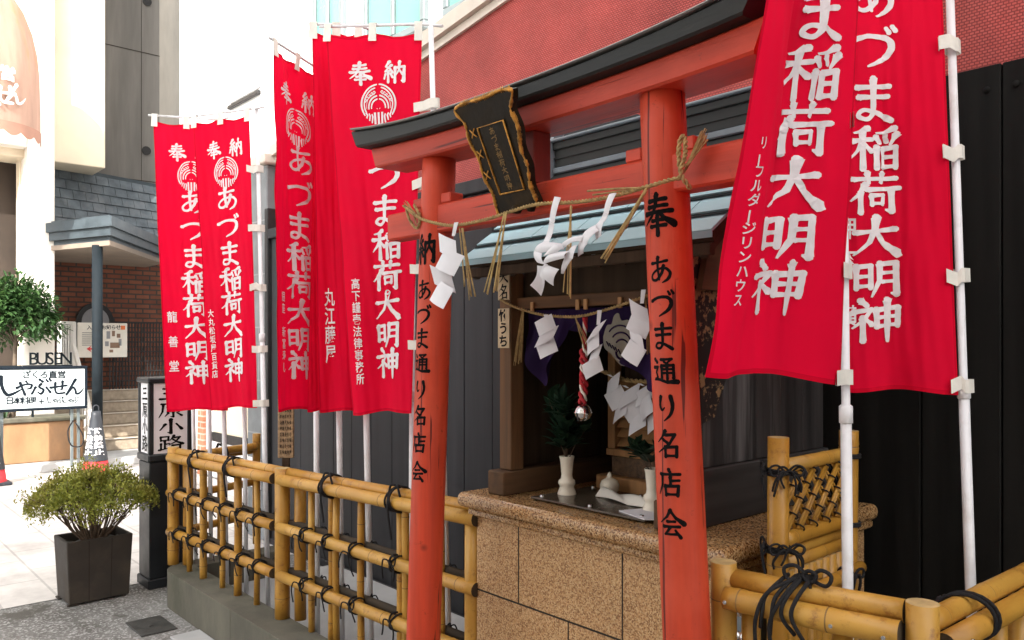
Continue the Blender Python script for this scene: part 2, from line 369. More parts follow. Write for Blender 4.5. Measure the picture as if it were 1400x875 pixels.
# ------------------------------------------------------------------ writing: brush strokes (x, y, width on a 100 grid, y down)
BR = {
'大': '10,42,9 50,37,8 90,31,11;52,4,13 49,35,12 38,65,9 6,97,3;51,38,6 66,66,12 96,92,17 101,95,4',
'明': '12,20,10 12,76,9;12,22,8 40,18,10 40,74,9;14,46,7 38,44,7;14,70,7 38,68,7;58,12,10 57,55,10 42,97,3;58,14,8 91,10,11 91,90,12 79,87,3;60,36,7 88,34,7;60,58,7 88,56,7',
'神': '20,4,10 32,16,9;5,31,8 41,25,9 24,52,7 3,70,3;24,44,9 24,100,10;29,48,5 41,61,10;50,25,9 51,68,9;50,27,8 93,21,11 91,66,9;52,45,7 90,42,7;52,66,7 90,62,7;72,3,11 72,60,13 72,102,6',
'荷': '6,19,8 94,13,9;35,2,9 38,27,6;66,1,9 62,25,6;31,30,10 19,55,8 2,72,3;21,51,9 21,100,10;34,43,9 100,37,9;43,56,8 44,80,8;43,57,7 67,54,8 65,77,8;45,76,6 64,75,6;84,40,10 84,94,12 71,90,3',
'稲': '38,4,10 22,13,7 8,16,3;3,35,9 47,29,8;27,13,9 27,100,10;26,37,7 17,57,7 2,75,3;29,42,6 44,57,10;93,3,10 74,12,7 54,15,3;54,23,8 61,37,7;73,19,8 77,34,7;97,17,10 84,40,5;55,47,9 55,97,9;68,49,8 68,95,8;68,50,8 95,46,10 94,94,9;69,69,7 92,68,7;69,92,7 92,90,7',
'奉': '22,17,8 78,12,9;18,32,8 81,28,8;4,48,9 96,42,9;49,1,10 45,30,10 31,55,8 2,77,3;55,43,6 71,61,11 100,75,16;32,67,7 68,64,8;26,81,7 76,78,8;50,55,9 50,102,11',
'納': '30,3,10 13,26,8 27,33,7;39,19,9 9,49,7 41,45,7;33,36,6 44,53,9;25,48,9 25,98,10;12,60,8 5,82,7;36,58,7 44,75,9;55,28,10 55,99,10;55,30,8 95,25,11 94,93,13 82,90,3;75,2,10 73,40,9 59,67,3;75,42,6 89,60,10',
'あ': '16,24,9 50,21,8 80,15,9;44,2,10 42,40,9 47,86,7;66,34,9 58,62,9 36,87,9 17,85,9 15,68,8 40,49,8 72,44,9 90,62,10 81,85,9 58,99,3',
'づ': '6,38,9 40,25,9 76,26,12 89,46,14 76,73,11 40,96,4;79,3,6 85,14,9;91,-1,6 98,10,9',
'ま': '16,23,9 84,18,9;20,45,9 80,41,9;50,2,11 50,50,10 48,82,9 34,95,9 19,87,9 30,74,8 56,79,9 86,96,11',
'通': '9,8,9 20,20,10;3,40,9 23,37,8 14,58,8 21,75,7 5,87,5;9,83,7 30,85,9 60,94,11 100,92,15;38,10,8 81,7,9 65,20,5;50,17,6 66,27,8;40,32,9 40,81,9;40,33,8 87,30,10 87,79,10 79,78,3;42,46,7 85,45,7;42,60,7 85,59,7;63,32,9 63,83,9',
'り': '30,7,10 26,40,10 34,57,8 45,48,4;70,5,11 77,40,13 67,74,10 40,99,3',
'名': '43,2,10 29,26,8 6,48,3;41,18,8 80,15,11 59,50,9 8,86,3;32,35,8 51,47,10;41,62,10 41,99,10;41,63,9 86,60,11 84,97,10;43,95,8 84,93,8',
'店': '50,1,10 57,13,9;13,21,9 93,16,9;22,21,9 20,60,9 2,98,3;56,26,10 56,60,10;58,42,8 90,39,8;34,62,10 36,98,9;34,63,9 86,60,11 82,96,10;37,93,8 83,91,8',
'会': '50,1,10 34,28,9 1,54,3;51,6,7 69,28,11 100,49,16;34,45,8 67,42,8;16,65,9 84,60,9;48,64,8 34,82,8 23,93,7 75,88,8;67,74,6 86,99,12',
'三': '20,18,9 80,14,11;24,48,9 76,45,11;6,84,10 96,80,13',
'原': '12,10,9 96,7,9;20,10,10 16,60,9 1,98,3;60,10,7 52,25,5;38,28,9 38,63,9;38,29,8 86,27,10 84,61,9;40,44,7 82,43,7;40,60,7 82,58,7;61,62,9 61,95,10 48,91,3;40,70,8 27,89,4;76,68,5 96,87,11',
'小': '51,3,13 51,93,14 36,87,3;28,34,11 6,72,5;73,32,6 96,68,14',
'路': '9,8,8 10,35,8;9,9,8 41,8,9 40,33,8;11,32,7 39,30,7;26,34,9 26,83,8;28,56,7 45,54,7;10,52,8 10,85,8;2,93,9 47,82,5;64,2,9 54,24,7 45,35,3;62,16,8 88,14,10 71,44,8 42,64,3;58,26,6 75,44,9 100,59,14;58,66,9 58,99,9;58,67,8 90,65,10 88,97,9;59,94,7 88,92,7',
'し': '12,4,13 18,55,12 42,92,14 96,66,4',
'や': '3,50,12 46,30,11 86,30,12 82,54,11 60,60,6;56,6,10 66,24,7;22,16,12 50,99,13',
'ぶ': '42,4,10 58,18,12;50,32,11 40,50,10 62,68,12 50,92,11 32,80,5;22,50,10 3,90,10;76,52,8 97,84,12;76,6,7 84,18,10;92,2,7 100,14,10',
'せ': '2,48,12 98,36,11;73,6,12 71,56,11 61,63,6;30,16,12 30,70,11 46,90,12 86,86,10',
'ん': '54,2,12 4,98,10 36,54,12 52,66,11 58,92,12 78,88,9 101,58,3',
}
KANA = set('あづまりしやぶせん')
GC = {}
def brush(ch, wt=1.2):
    if (ch, wt) in GC: return GC[(ch, wt)]
    rnd = random.Random(ord(ch)); pieces = []
    for st in BR[ch].split(';'):
        P = [tuple(float(a) for a in q.split(',')) for q in st.split()]
        V = [Vector(p) for p in P]
        if ch in KANA: D = catmull(V, 7)
        else:
            D = []
            for i in range(len(V) - 1):
                n = max(2, int((V[i + 1] - V[i]).length / 9))
                for k in range(n): D.append(V[i].lerp(V[i + 1], k / n))
            D.append(V[-1])
        # runs without a sharp corner
        runs = [[D[0]]]
        for i in range(1, len(D)):
            runs[-1].append(D[i])
            if i < len(D) - 1:
                a = (D[i] - D[i - 1]).xy; b = (D[i + 1] - D[i]).xy
                if a.length > 1e-6 and b.length > 1e-6 and a.angle(b) > .9: runs.append([D[i]])
        L = sum((D[i + 1] - D[i]).xy.length for i in range(len(D) - 1)); ph = rnd.random() * 6
        acc = 0
        for ri, run in enumerate(runs):
            le = []; rr = []
            for i, p in enumerate(run):
                d = (run[min(i + 1, len(run) - 1)] - run[max(i - 1, 0)]).xy
                d = d.normalized() if d.length > 1e-6 else Vector((1, 0)); nrm = Vector((-d.y, d.x))
                if i: acc += (run[i] - run[i - 1]).xy.length
                w = p.z * wt * (1 + .05 * sin(acc * .35 + ph)) * (1 + .30 * exp(-acc / 7)) * (.84 + .2 * abs(2 * acc / max(L, 1) - 1) ** 1.5)
                skew = d * (w * .14)
                le.append(p.xy + nrm * w / 2 + skew); rr.append(p.xy - nrm * w / 2 - skew)
            n = len(run)
            pieces.append(([*le, *rr], [[i, i + 1, n + i + 1, n + i] for i in range(n - 1)]))
            for e, p in ((0, run[0]), (1, run[-1])):
                w = p.z * wt * (1.12 if e == 0 and ri == 0 else .98)
                if w > 4.5:
                    a0 = .4
                    pieces.append(([p.xy + Vector((cos(a0 + k * pi / 4), sin(a0 + k * pi / 4))) * w * .5 for k in range(8)], [list(range(8))]))
    out = [([(q.x / 100 - .5, q.y / 100 - .5) for q in vs], fs) for vs, fs in pieces]
    GC[(ch, wt)] = out; return out
FC = {}
def fontglyph(ch, bold=.012):
    if (ch, bold) in FC: return FC[(ch, bold)]
    c = bpy.data.curves.new('g', 'FONT'); c.body = ch; c.resolution_u = 3; c.offset = bold; c.dimensions = '2D'; c.fill_mode = 'BOTH'
    o = bpy.data.objects.new('g', c); COL.objects.link(o)
    ev = o.evaluated_get(bpy.context.evaluated_depsgraph_get()); me = ev.to_mesh()
    vs = [(v.co.x, v.co.y) for v in me.vertices]; fs = [list(p.vertices) for p in me.polygons]
    ev.to_mesh_clear(); bpy.data.objects.remove(o); bpy.data.curves.remove(c)
    if ch.isascii():
        xs = [v[0] for v in vs]; ys = [v[1] for v in vs]; cx = (min(xs) + max(xs)) / 2; out = [([(x - cx, -(y - .36)) for x, y in vs], fs)]
    else: out = [([(x - .5, -(y - .38)) for x, y in vs], fs)]
    FC[(ch, bold)] = out; return out
def put(mb, ch, mapf, u, v, su, sv, mi=0, off=.0015, bold=.012, font=False, step=.00003, wt=1.2):
    """lay one character on a surface; mapf(u, v, off) -> world point"""
    pcs = brush(ch, wt) if (ch in BR and not font) else fontglyph(ch, bold)
    for k, (vs, fs) in enumerate(pcs):
        mb.add([mapf(u + x * su, v + y * sv, off + k * step) for x, y in vs], fs, mi)
def plane_map(o, ux, vy, n):
    o, ux, vy, n = Vector(o), Vector(ux), Vector(vy), Vector(n)
    return lambda u, v, off: o + ux * u + vy * v + n * off
# ================================================================== SETTING
b = MB(); b.add([(-60, -60, 0), (60, -60, 0), (60, 60, 0), (-60, 60, 0)], [[0, 1, 2, 3]]); struct(b.build('ground', 'asphalt'))
b = MB(); b.add([(-45, -40, .004), (-5.47, -40, .004), (-5.47, 3.58, .004), (-45, 3.58, .004)], [[0, 1, 2, 3]]); struct(b.build('paving', 'paving'))
b = MB(); b.box((-40, -30, 0), (-10.9, 12, .11), 0, .015); struct(b.build('pavement', 'strip'))
b = MB(); b.box((-4.86, 1.80, 0), (-2.3, 2.72, .06), 0, .005); struct(b.build('concrete_strip', 'strip'))
# low concrete kerb wall under the bamboo fence
b = MB(); pl = [(-2.3, 1.63), (-3.95, 1.63), (-3.953, 1.636), (-3.956, 1.63), (-4.84, 1.63)] + [(-4.84 - .18 * sin(a), 1.81 - .18 * cos(a)) for a in [k * pi / 16 for k in range(1, 9)]] + [(-5.02, 2.4), (-4.86, 2.4), (-4.86, 1.80), (-2.3, 1.80)]
b.prism([(x, y, 0) for x, y in pl[::-1]], (0, 0, .215), 0)
o = b.build('kerb_wall', 'kerb'); recenter(o, (-3.6, 1.7, 0)); m = o.modifiers.new('bevel', 'BEVEL'); m.width = .008; m.segments = 2; m.limit_method = 'ANGLE'
tag(o, 'low stained concrete kerb wall with a rounded corner under the long bamboo fence', 'low wall')
# drain cover, bits on the asphalt
t = thing('drain_cover', 'dark rusty metal cover sunk in the asphalt beside the kerb wall', 'drain cover', (-4.55, 1.40, .004))
b = MB(); b.box((-4.74, 1.36, .001), (-4.46, 1.55, .009), 0, .004); b.box((-4.62, 1.44, .009), (-4.58, 1.46, .013), 0, .002)
b.build('lid', 'drain', t)

b = MB()
for k in range(6): b.box((-4.35 + k * .42, 1.47, .0), (-3.935 + k * .42, 1.627, .012), 0, .003)
struct(b.build('edging_stones', 'strip'))
# ---------------------------------------------------------------- walls behind the shrine
def board_wall(name, label, x0, x1, y, top, w, mat, seed, nails=False):
    t = thing(name, label, 'wall', ((x0 + x1) / 2, y, 0)); rnd = random.Random(seed); b = MB(); x = x0
    while x < x1 - .01:
        e = min(x1, x + w); b.box((x + .002, y + rnd.uniform(0, .003), .03), (e - .002, y + .03, top), 0, .003); x = e
    b.box((x0, y + .032, .03), (x1, y + .045, top - .01), 0, 0)
    b.build('boards', mat, t)
    b = MB(); b.box((x0, y - .015, 0), (x1, y + .02, .05), 0, .004); b.build('base_rail', mat, t)
    if not nails: b = MB(); b.box((x0, y - .03, top + .002), (x1, y + .045, top + .075), 0, .004); b.build('cap_rail', mat, t)
    if nails:
        b = MB(); x = x0
        while x < x1:
            for dx in (.04, w - .04): b.lathe([(.0001, -.004), (.009, -.003), (.011, 0)], (0, 0, 0), 10); b.v[-30:] = [Vector((x + dx + v.x, y - .001 + v.z, top - .075 + v.y)) for v in b.v[-30:]]
            x += w
        b.build('nail_heads', 'wall_black', t)
    return t
board_wall('board_wall', 'dark grey board wall standing behind the long bamboo fence and red banners', -5.88, -1.78, 2.75, 2.36, .24, 'wall_grey', 1)
board_wall('board_wall', 'black board wall behind the two banners at right, studded with nails along its top', -1.775, 3.0, 2.75, 2.41, .235, 'wall_black', 2, True)
# loose grey board with a wooden end, above the wall behind the torii
t = thing('ledge_board', 'grey board ledge with a pale wooden end block, behind the plaque', 'board', (-2.6, 2.6, 2.36))
b = MB(); b.box((-2.94, 2.62, 2.437), (-2.15, 2.70, 2.51)); b.build('board', 'wall_grey', t)
b = MB(); b.box((-2.985, 2.618, 2.436), (-2.943, 2.702, 2.512)); b.build('end_block', 'plainwood', t)
# red tiled building
def slope(x): return 3.31 + .145 * (x + 3.85)
t = thing('red_building', 'building faced in fine red ribbed tiles rising behind the board walls and torii', 'building', (-1.5, 3.0, 0))
b = MB(); b.prism([(-5.9, 2.81, 0), (3.2, 2.81, 0), (3.2, 2.81, slope(3.2)), (-5.9, 2.81, slope(-5.9))], (0, .5, 0)); b.build('wall', 'red_tile', t)
b = MB()
for (dy, z0, z1) in ((.05, 0, .085), (.02, -.05, -.004)):
    b.prism([(-5.95, 2.81 - dy, slope(-5.95) + z0), (3.3, 2.81 - dy, slope(3.3) + z0), (3.3, 2.81 - dy, slope(3.3) + z1), (-5.95, 2.81 - dy, slope(-5.95) + z1)], (0, .55 if z0 == 0 else dy - .002, 0))
b.build('coping', 'coping', t)
# granite pillar and poster at the end of the board wall
t = thing('granite_pillar', 'grey granite clad pillar at the left end of the dark board wall', 'pillar', (-6.09, 2.9, 0))
b = MB(); b.box((-6.30, 2.74, 0), (-5.945, 3.4, 2.95), 0, .01); b.build('shaft', 'granite_clad', t)
b = MB(); b.box((-5.94, 2.72, 0), (-5.885, 2.80, 2.6), 0, .006); b.build('corner_bar', 'iron', t)
b = MB(); b.box((-6.34, 2.70, 2.953), (-5.9, 3.4, 3.03), 0, .008); b.build('cap', 'coping', t)
t = thing('poster', 'small white leaflet with pale blue print stuck low on the granite pillar', 'poster', (-6.17, 2.73, .6))
p0 = aty(340, 664, 2.735); p1 = aty(357, 628, 2.735)
b = MB(); b.box((p0.x, 2.730, p0.z), (p1.x, 2.737, p1.z), 0, 0); b.build('sheet', 'poster', t)
b = MB(); w = p1.x - p0.x; h = p1.z - p0.z
for (a, c, e, f) in ((.1, .1, .45, .42), (.5, .1, .9, .3), (.15, .55, .85, .62), (.15, .68, .7, .73)): b.box((p0.x + a * w, 2.7275, p0.z + c * h), (p0.x + e * w, 2.7295, p0.z + f * h), 0, 0)
b.build('print', 'cyan', t)
# tall white building behind
t = thing('white_building', 'tall white building in bright sun behind the red banners, with pale green windows', 'building', (-4, 4, 0))
b = MB(); b.box((-10.32, 3.60, 0), (3.5, 12, 12.0), 0, .02)
b.build('wall', 'white_wall', t)
def win(x0, x1, z0, z1, nm):
    f = MB()
    for (a, c, d, e) in ((x0, z0, x1, z0 + .06), (x0, z1 - .06, x1, z1), (x0, z0 + .061, x0 + .06, z1 - .061), (x1 - .06, z0 + .061, x1, z1 - .061), ((x0 + x1) / 2 - .025, z0 + .061, (x0 + x1) / 2 + .025, z1 - .061)):
        f.box((a, 3.55, c), (d, 3.598, e), 0, .006)
    fo = f.build('window', 'frame_grey', t)
    g = MB(); g.box((x0 + .055, 3.575, z0 + .055), (x1 - .055, 3.59, z1 - .055), 0, 0); g.build('pane', 'glass_green', fo)
    g = MB()
    for k in range(14): xx = lerp(x0 + .1, x1 - .1, k / 13); g.box((xx, 3.592, z0 + .06), (xx + .012, 3.596, z1 - .06), 0, 0)
    g.build('blind', 'white_wall', fo)
for (xa, xb) in ((-5.86, -4.98), (-4.75, -3.8), (-3.5, -2.4)): win(xa, xb, 3.95, 5.6, 'w')
win(-6.75, -6.2, 4.05, 6.2, 'w'); win(-9.6, -8.9, 5.9, 7.4, 'w')
# louvre with a dark sill
pa = aty(310, 145, 3.56); pb = aty(352, 125, 3.56)
b = MB(); b.box((pa.x, 3.56, pa.z - .04), (pb.x, 3.597, pa.z), 0, .004); so_ = b.build('louvre', ['iron', 'white_wall'], t)
b = MB()
for k in range(16): b.box((pa.x, 3.585, pa.z + .03 + k * .06), (pb.x, 3.597, pa.z + .065 + k * .06), 0, .004)
b.build('slats', 'white_wall', so_)
p = aty(278, 560, 3.6)
b = MB(); b.box((p.x - .09, 3.56, 0), (p.x + .09, 3.598, 2.2), 0, .004); b.build('brick_pier', 'brick_orange', t)
b = MB(); b.box((-9.05, 3.54, .55), (-8.2, 3.598, 1.6), 0, .004); pn = b.build('panel', 'cream', t)
b = MB(); b.box((-9.1, 3.52, .45), (-8.15, 3.597, .548), 0, .004); b.build('panel_sill', 'iron', pn)
b = MB(); b.box((-10.32, 3.5, 2.42), (-6.4, 3.597, 2.56), 0, .01); b.build('ledge', 'coping', t)
# unseen building added across the alley, behind the viewer, to shade the shrine
t = thing('shade_building', 'pale unseen building added across the alley behind the viewer to shade the shrine', 'building', (5, -4, 0))
b = MB(); b.box((-2.5, -9, 0), (16, -2.5, 9.0), 0, .02); b.build('wall', 'opposite', t)
for k in range(5):
    f = MB(); x = -1.6 + k * 3.2; f.box((x, -2.5 + .002, 3.6), (x + 1.6, -2.44, 5.2), 0, .01); fo = f.build('window', 'frame_grey', t)
    g = MB(); g.box((x + .08, -2.439, 3.68), (x + 1.52, -2.43, 5.12), 0, 0); g.build('pane', 'glass_dark', fo)

# ---------------------------------------------------------------- buildings at the left, across the sunny street
t = thing('concrete_tower', 'tall weathered dark concrete building behind the slate canopy', 'building', (-13.7, 4.4, 0))
a0 = atx(143, 100, -13.5); a1 = atx(218, 100, -13.5); a2 = atx(262, 100, -13.5)
b = MB(); b.box((-16, a0.y - .3, 0), (-13.5, a1.y, 9), 0, .01)
for z in (4.15, 6.2):                                             # shuttering joints
    b.box((-13.5, a0.y - .3, z), (-13.49, a1.y, z + .008), 1, 0)
jy = atx(193, 100, -13.5).y; b.box((-13.5, jy, 0), (-13.494, jy + .005, 9), 1, 0)
b.build('wall', ['concrete_dark', 'joint'], t)
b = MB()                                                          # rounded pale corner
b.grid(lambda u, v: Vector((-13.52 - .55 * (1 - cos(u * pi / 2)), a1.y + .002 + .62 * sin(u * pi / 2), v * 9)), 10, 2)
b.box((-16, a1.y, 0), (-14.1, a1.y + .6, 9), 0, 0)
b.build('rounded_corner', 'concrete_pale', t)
for (px, py) in ((200, 206), (201, 2)):
    c = atx(px, py, -13.49); b = MB(); b.tube([c, c + Vector((.012, 0, 0))], .07, 14); b.build('tie_hole', 'iron', t)
XF = -11.9
t = thing('shop_building', 'cream and brick building with a slate canopy over its entrance steps', 'building', (-11, 2.4, 0))
cL = atx(75, 200, XF); cR = atx(144, 200, XF)
b = MB(); b.box((-15, cL.y - 1.2, 3.95), (XF, cR.y, 9), 0, .01); b.build('upper_wall', 'cream', t)
k0 = atx(38, 300, -11.7); k1 = atx(75, 300, -11.7)
b = MB(); b.box((-12.3, k0.y, .11), (-11.7, k1.y, 9), 0, .012)
b.box((-12.32, k0.y - .02, .11), (-11.68, k1.y + .02, .45), 0, .01); b.build('column', 'column_white', t)
b = MB(); b.box((-15, k0.y - 3, 4.05), (-11.72, k0.y - .003, 9), 0, .01); b.build('side_wall', 'column_white', t)
b = MB(); b.box((-12.9, k0.y - 3, .11), (-12.4, k0.y, 4.04), 0, .01); b.build('dark_entrance', 'dark_in', t)
b = MB(); jx = atx(31, 300, -12.2); b.box((-12.3, jx.y - .06, .112), (-12.1, jx.y + .06, 4.0), 0, .01); b.build('door_jamb', 'cream', t)
# brick back wall with arched window
bw = -13.3; y0 = k1.y + .002; y1 = a1.y + 1.2
b = MB(); b.box((-13.45, y0 - .8, .11), (bw, y1, 3.5), 0, 0); bk = b.build('brick_wall', 'brick', t)
b = MB(); b.box((-13.3 + .001, a1.y - .2, .11), (-12.1, a1.y, 3.35), 0, 0); b.build('brick_return', 'brick', t) if False else None
wc = atx(129, 440, bw); r = .19
arch = lambda rr, x: [(x, wc.y - rr, wc.z - .3)] + [(x, wc.y - rr * cos(k * pi / 14), wc.z + rr * 1.1 * sin(k * pi / 14)) for k in range(15)] + [(x, wc.y + rr, wc.z - .3)]
b = MB(); b.prism(arch(r + .07, bw + .004), (.05, 0, 0)); fr = b.build('window', 'iron', t)
b = MB(); b.prism(arch(r, bw + .056), (.012, 0, 0)); b.build('pane', 'map_grey', fr)
# slate canopy: a three-sided hip front
zc = 3.10
P = [atx(60, 300, -11.45), atx(150, 300, -10.6), atx(222, 300, -11.45)]
P = [Vector((p.x, p.y, zc)) for p in P]; P[0] = Vector((-12.2, P[0].y - .05, zc)); P[2] = Vector((-12.5, P[2].y + .35, zc))
Q = [P[0] + Vector((-.22, 0, .80)), P[1] + Vector((-.26, .02, .74)), P[2] + Vector((-.22, 0, .70))]
SA, SB = P[0] + Vector((.12, 0, .02)), P[2] + Vector((.12, 0, .02)); TA, TB = SA + Vector((-.30, 0, .86)), SB + Vector((-.30, 0, .80))
cm = MB(); nrow = 6; rs = random.Random(4)
for r_ in range(nrow):
    f0, f1 = r_ / nrow, (r_ + 1) / nrow
    q = [SA.lerp(TA, f0), SB.lerp(TB, f0), SB.lerp(TB, f1), SA.lerp(TA, f1)]; nrm = (q[1] - q[0]).cross(q[3] - q[0]).normalized(); nrm = nrm if nrm.x > 0 else -nrm
    nt_ = 11; cuts = [0] + [(k + (.5 if r_ % 2 else 0)) / nt_ for k in range(1, nt_)] + [1]
    for g0, g1 in zip(cuts, cuts[1:]):
        g0 += .0015; g1 -= .0015; lift = nrm * (.022 + rs.uniform(-.003, .003))
        quad = [q[0].lerp(q[1], g0) + lift, q[0].lerp(q[1], g1) + lift, q[3].lerp(q[2], g1) + nrm * .004, q[3].lerp(q[2], g0) + nrm * .004]
        cm.prism(quad, -nrm * .02, 0)
cn = cm.build('canopy', 'slate', t)
cm = MB(); cm.prism([TA + UP * .002, TB + UP * .002, TB + Vector((-.9, 0, .002)), TA + Vector((-.9, 0, .002))], (0, 0, .05)); cm.prism([SA + Vector((-.05, 0, 0)), SB + Vector((-.05, 0, 0)), TB + Vector((-.06, 0, 0)), TA + Vector((-.06, 0, 0))], (-.02, 0, 0)); cm.build('canopy_top', 'fascia', cn)
cm = MB()
def offs(o1):
    d0 = (P[1] - P[0]).normalized(); d1 = (P[2] - P[1]).normalized(); n0 = Vector((d0.y, -d0.x, 0)); n1 = Vector((d1.y, -d1.x, 0)); n0 = n0 if n0.x > 0 else -n0; n1 = n1 if n1.x > 0 else -n1
    nm = (n0 + n1).normalized(); return [P[0] + n0 * o1, P[1] + nm * (o1 / max(.3, nm.dot(n0))), P[2] + n1 * o1]
for (z0, z1, o1) in ((-.12, .0, .06), (-.225, -.122, .025), (-.33, -.227, -.03)):
    a_, c_ = offs(o1), offs(o1 - .12)
    for i in range(2):
        cm.add([a_[i] + UP * z0, a_[i + 1] + UP * z0, c_[i + 1] + UP * z0, c_[i] + UP * z0, a_[i] + UP * z1, a_[i + 1] + UP * z1, c_[i + 1] + UP * z1, c_[i] + UP * z1], [[0, 1, 5, 4], [4, 5, 6, 7], [3, 2, 1, 0], [2, 3, 7, 6]])
cm.build('fascia', 'fascia', cn)
cm = MB(); cm.prism([p + UP * -.345 for p in (P[0], P[1], P[2], Vector((-13.3, P[2].y, zc)), Vector((-13.3, P[0].y, zc)))], (0, 0, .06)); cm.build('soffit', 'soffit', cn)
cm = MB(); cm.prism([P[0] + UP * .01, P[1] + UP * .01, P[2] + UP * .01, Vector((-13.29, P[2].y, zc + .01)), Q[2], Q[1], Q[0]][:3] + [Vector((-13.29, P[2].y, zc + .01)), Vector((-13.29, P[0].y, zc + .01))], (0, 0, .02)); cm.build('deck', 'fascia', cn)
pp = atx(133, 400, -10.85)
b = MB(); b.tube([(pp.x, pp.y, .11), (pp.x, pp.y, 2.77)], .062, 14); b.lathe([(.062, 0), (.10, 0), (.10, .03), (.062, .05)], (pp.x, pp.y, .112), 14); b.build('canopy_post', 'steel_post', t)
# entrance steps
s0 = atx(100, 600, -11.5).y; s1 = atx(230, 600, -11.5).y
b = MB()
for k in range(5): b.box((-13.28, s0, .112 + .15 * k), (-11.65 - .29 * k, s1, .112 + .15 * (k + 1) - .002), 0, .008)
b.build('steps', 'step', t)
b = MB()
for k in range(5): b.box((-11.66 - .29 * k, s0, .112 + .15 * (k + 1)), (-11.63 - .29 * k, s1, .112 + .15 * (k + 1) + .012), 0, .003)
b.build('step_nosing', 'coping', t)
# white stair railing
ra = atx(80, 442, -12.9); rb = atx(101, 442, -12.6); rc = atx(129, 585, -11.45)
b = MB(); rm = atx(101, 474, -12.5); b.tube([ra, rb, rm, rc], .032, 8)
b.tube([rc, (rc.x, rc.y, .13)], .03, 8); b.tube([ra, (ra.x, ra.y, .9)], .025, 8); b.tube([rb, (rb.x, rb.y, .8)], .03, 8)
for k in range(1, 7):
    q = rm.lerp(rc, k / 7); b.tube([q, (q.x, q.y, max(.13, q.z - .8))], .014, 6)
for k in range(1, 6):
    q = ra.lerp(rb, k / 6); b.tube([q, (q.x, q.y, .85)], .014, 6)
b.build('stair_railing', 'rail_white', t)
# iron lattice gate
g0 = atx(150, 440, -12.9); g1 = atx(226, 545, -12.9)
b = MB()
for k in range(19):
    y = lerp(g0.y, g1.y, k / 18); b.box((-12.91, y - .008, g1.z), (-12.89, y + .008, g0.z), 0, 0)
for k in range(9):
    z = lerp(g1.z, g0.z, k / 8); b.box((-12.89, g0.y, z - .008), (-12.87, g1.y, z + .008), 0, 0)
b.build('lattice_gate', 'iron', t)
# awning: half dome with a scalloped hem
t = thing('awning', 'domed salmon pink shop awning with a scalloped hem and white brush writing', 'awning', (-11, 1.5, 4))
ac = atx(-22, 180, -10.95); zb = ac.z; R = atx(59, 180, -10.8).y - ac.y
prof = [(R, zb), (R * 1.0, zb + .3), (R * .99, zb + .7), (R * .95, zb + .95), (R * .86, zb + 1.2), (R * .70, zb + 1.45), (R * .48, zb + 1.65), (R * .24, zb + 1.76), (.01, zb + 1.8)]
b = MB(); nb = 44
def aw(u, v):
    i = min(int(v * 8), 7); f = v * 8 - i; r_ = lerp(prof[i][0], prof[i + 1][0], f); z = lerp(prof[i][1], prof[i + 1][1], f)
    a = -pi / 2 + pi * u; r_ *= 1 - .014 * abs(sin(a * 5)) ** .5 + .008 * sin(a * 37 + z * 2)
    return Vector((-11 + r_ * cos(a) * 1.0, ac.y + r_ * sin(a), z))
b.grid(aw, nb, 24); cv = b.build('canvas', 'awning', t)
b = MB(); b.grid(lambda u, v: Vector((-11 + R * 1.012 * cos(-pi / 2 + pi * u), ac.y + R * 1.012 * sin(-pi / 2 + pi * u), zb + .05 - v * (.10 + .05 * abs(sin(u * pi * 9))))), 120, 3); b.build('hem', 'awning_hem', t)
b = MB()
def awm(u, v, off):
    a = u / R; return Vector((-11 + (R * 1.0 + .012 + off) * cos(a), ac.y + (R * 1.0 + .012 + off) * sin(a), v))
for ch, px, py, s in (('ぶ', -20, 132, .24), ('せ', 4, 131, .22), ('ん', 20, 130, .22), ('直', -16, 104, .17), ('営', 8, 102, .17)):
    p = atx(px, py, -10.5); put(b, ch, lambda u, v, off: awm(u, -v, off), (p.y - ac.y), -p.z, s, s, 0, .012, .03, step=.0005)
b.build('lettering', 'sign_white', cv)

# ---------------------------------------------------------------- things in front of the left building
# concrete planter wall with tree
t = thing('planter_wall', 'stained tan concrete planter trough behind the white shop sign', 'planter', (-11.3, 1.9, .11))
p0 = atx(-40, 600, -11.1); p1 = atx(114, 600, -11.1)
b = MB(); b.box((-11.45, p0.y, .112), (-11.1, p1.y, .60), 0, .01); b.build('trough', 'terracotta', t)
b = MB(); b.box((-11.48, p0.y - .02, .602), (-11.07, p1.y + .02, .66), 0, .01); b.build('rim', 'kerb', t)
def leaf(b, c, d, up, L, W, mi=0):
    d = d.normalized(); s = d.cross(up)
    s = s.normalized() if s.length > 1e-4 else d.orthogonal().normalized(); n = s.cross(d)
    b.add([c, c + d * L * .3 + s * W * .46 + n * L * .04, c + d * L * .7 + s * W * .38 + n * L * .03, c + d * L - n * L * .06, c + d * L * .7 - s * W * .38 + n * L * .03, c + d * L * .3 - s * W * .46 + n * L * .04], [[0, 1, 2, 3], [0, 3, 4, 5]], mi)
def rv(rnd): 
    while True:
        v = Vector((rnd.uniform(-1, 1), rnd.uniform(-1, 1), rnd.uniform(-1, 1)))
        if .05 < v.length < 1: return v
tc = atx(22, 420, -11.25); rnd = random.Random(3)
t = thing('tree', 'small leafy green tree growing in the tan concrete planter at left', 'tree', (tc.x, tc.y - .05, .62))
b = MB(); base = Vector((tc.x, tc.y - .05, .60)); b.tube(catmull([base, base + Vector((.03, .02, .4)), tc + Vector((0, 0, -.15)), tc + Vector((0, 0, .4))], 5), [.035 - .0015 * k for k in range(16)], 8)
lb = MB()
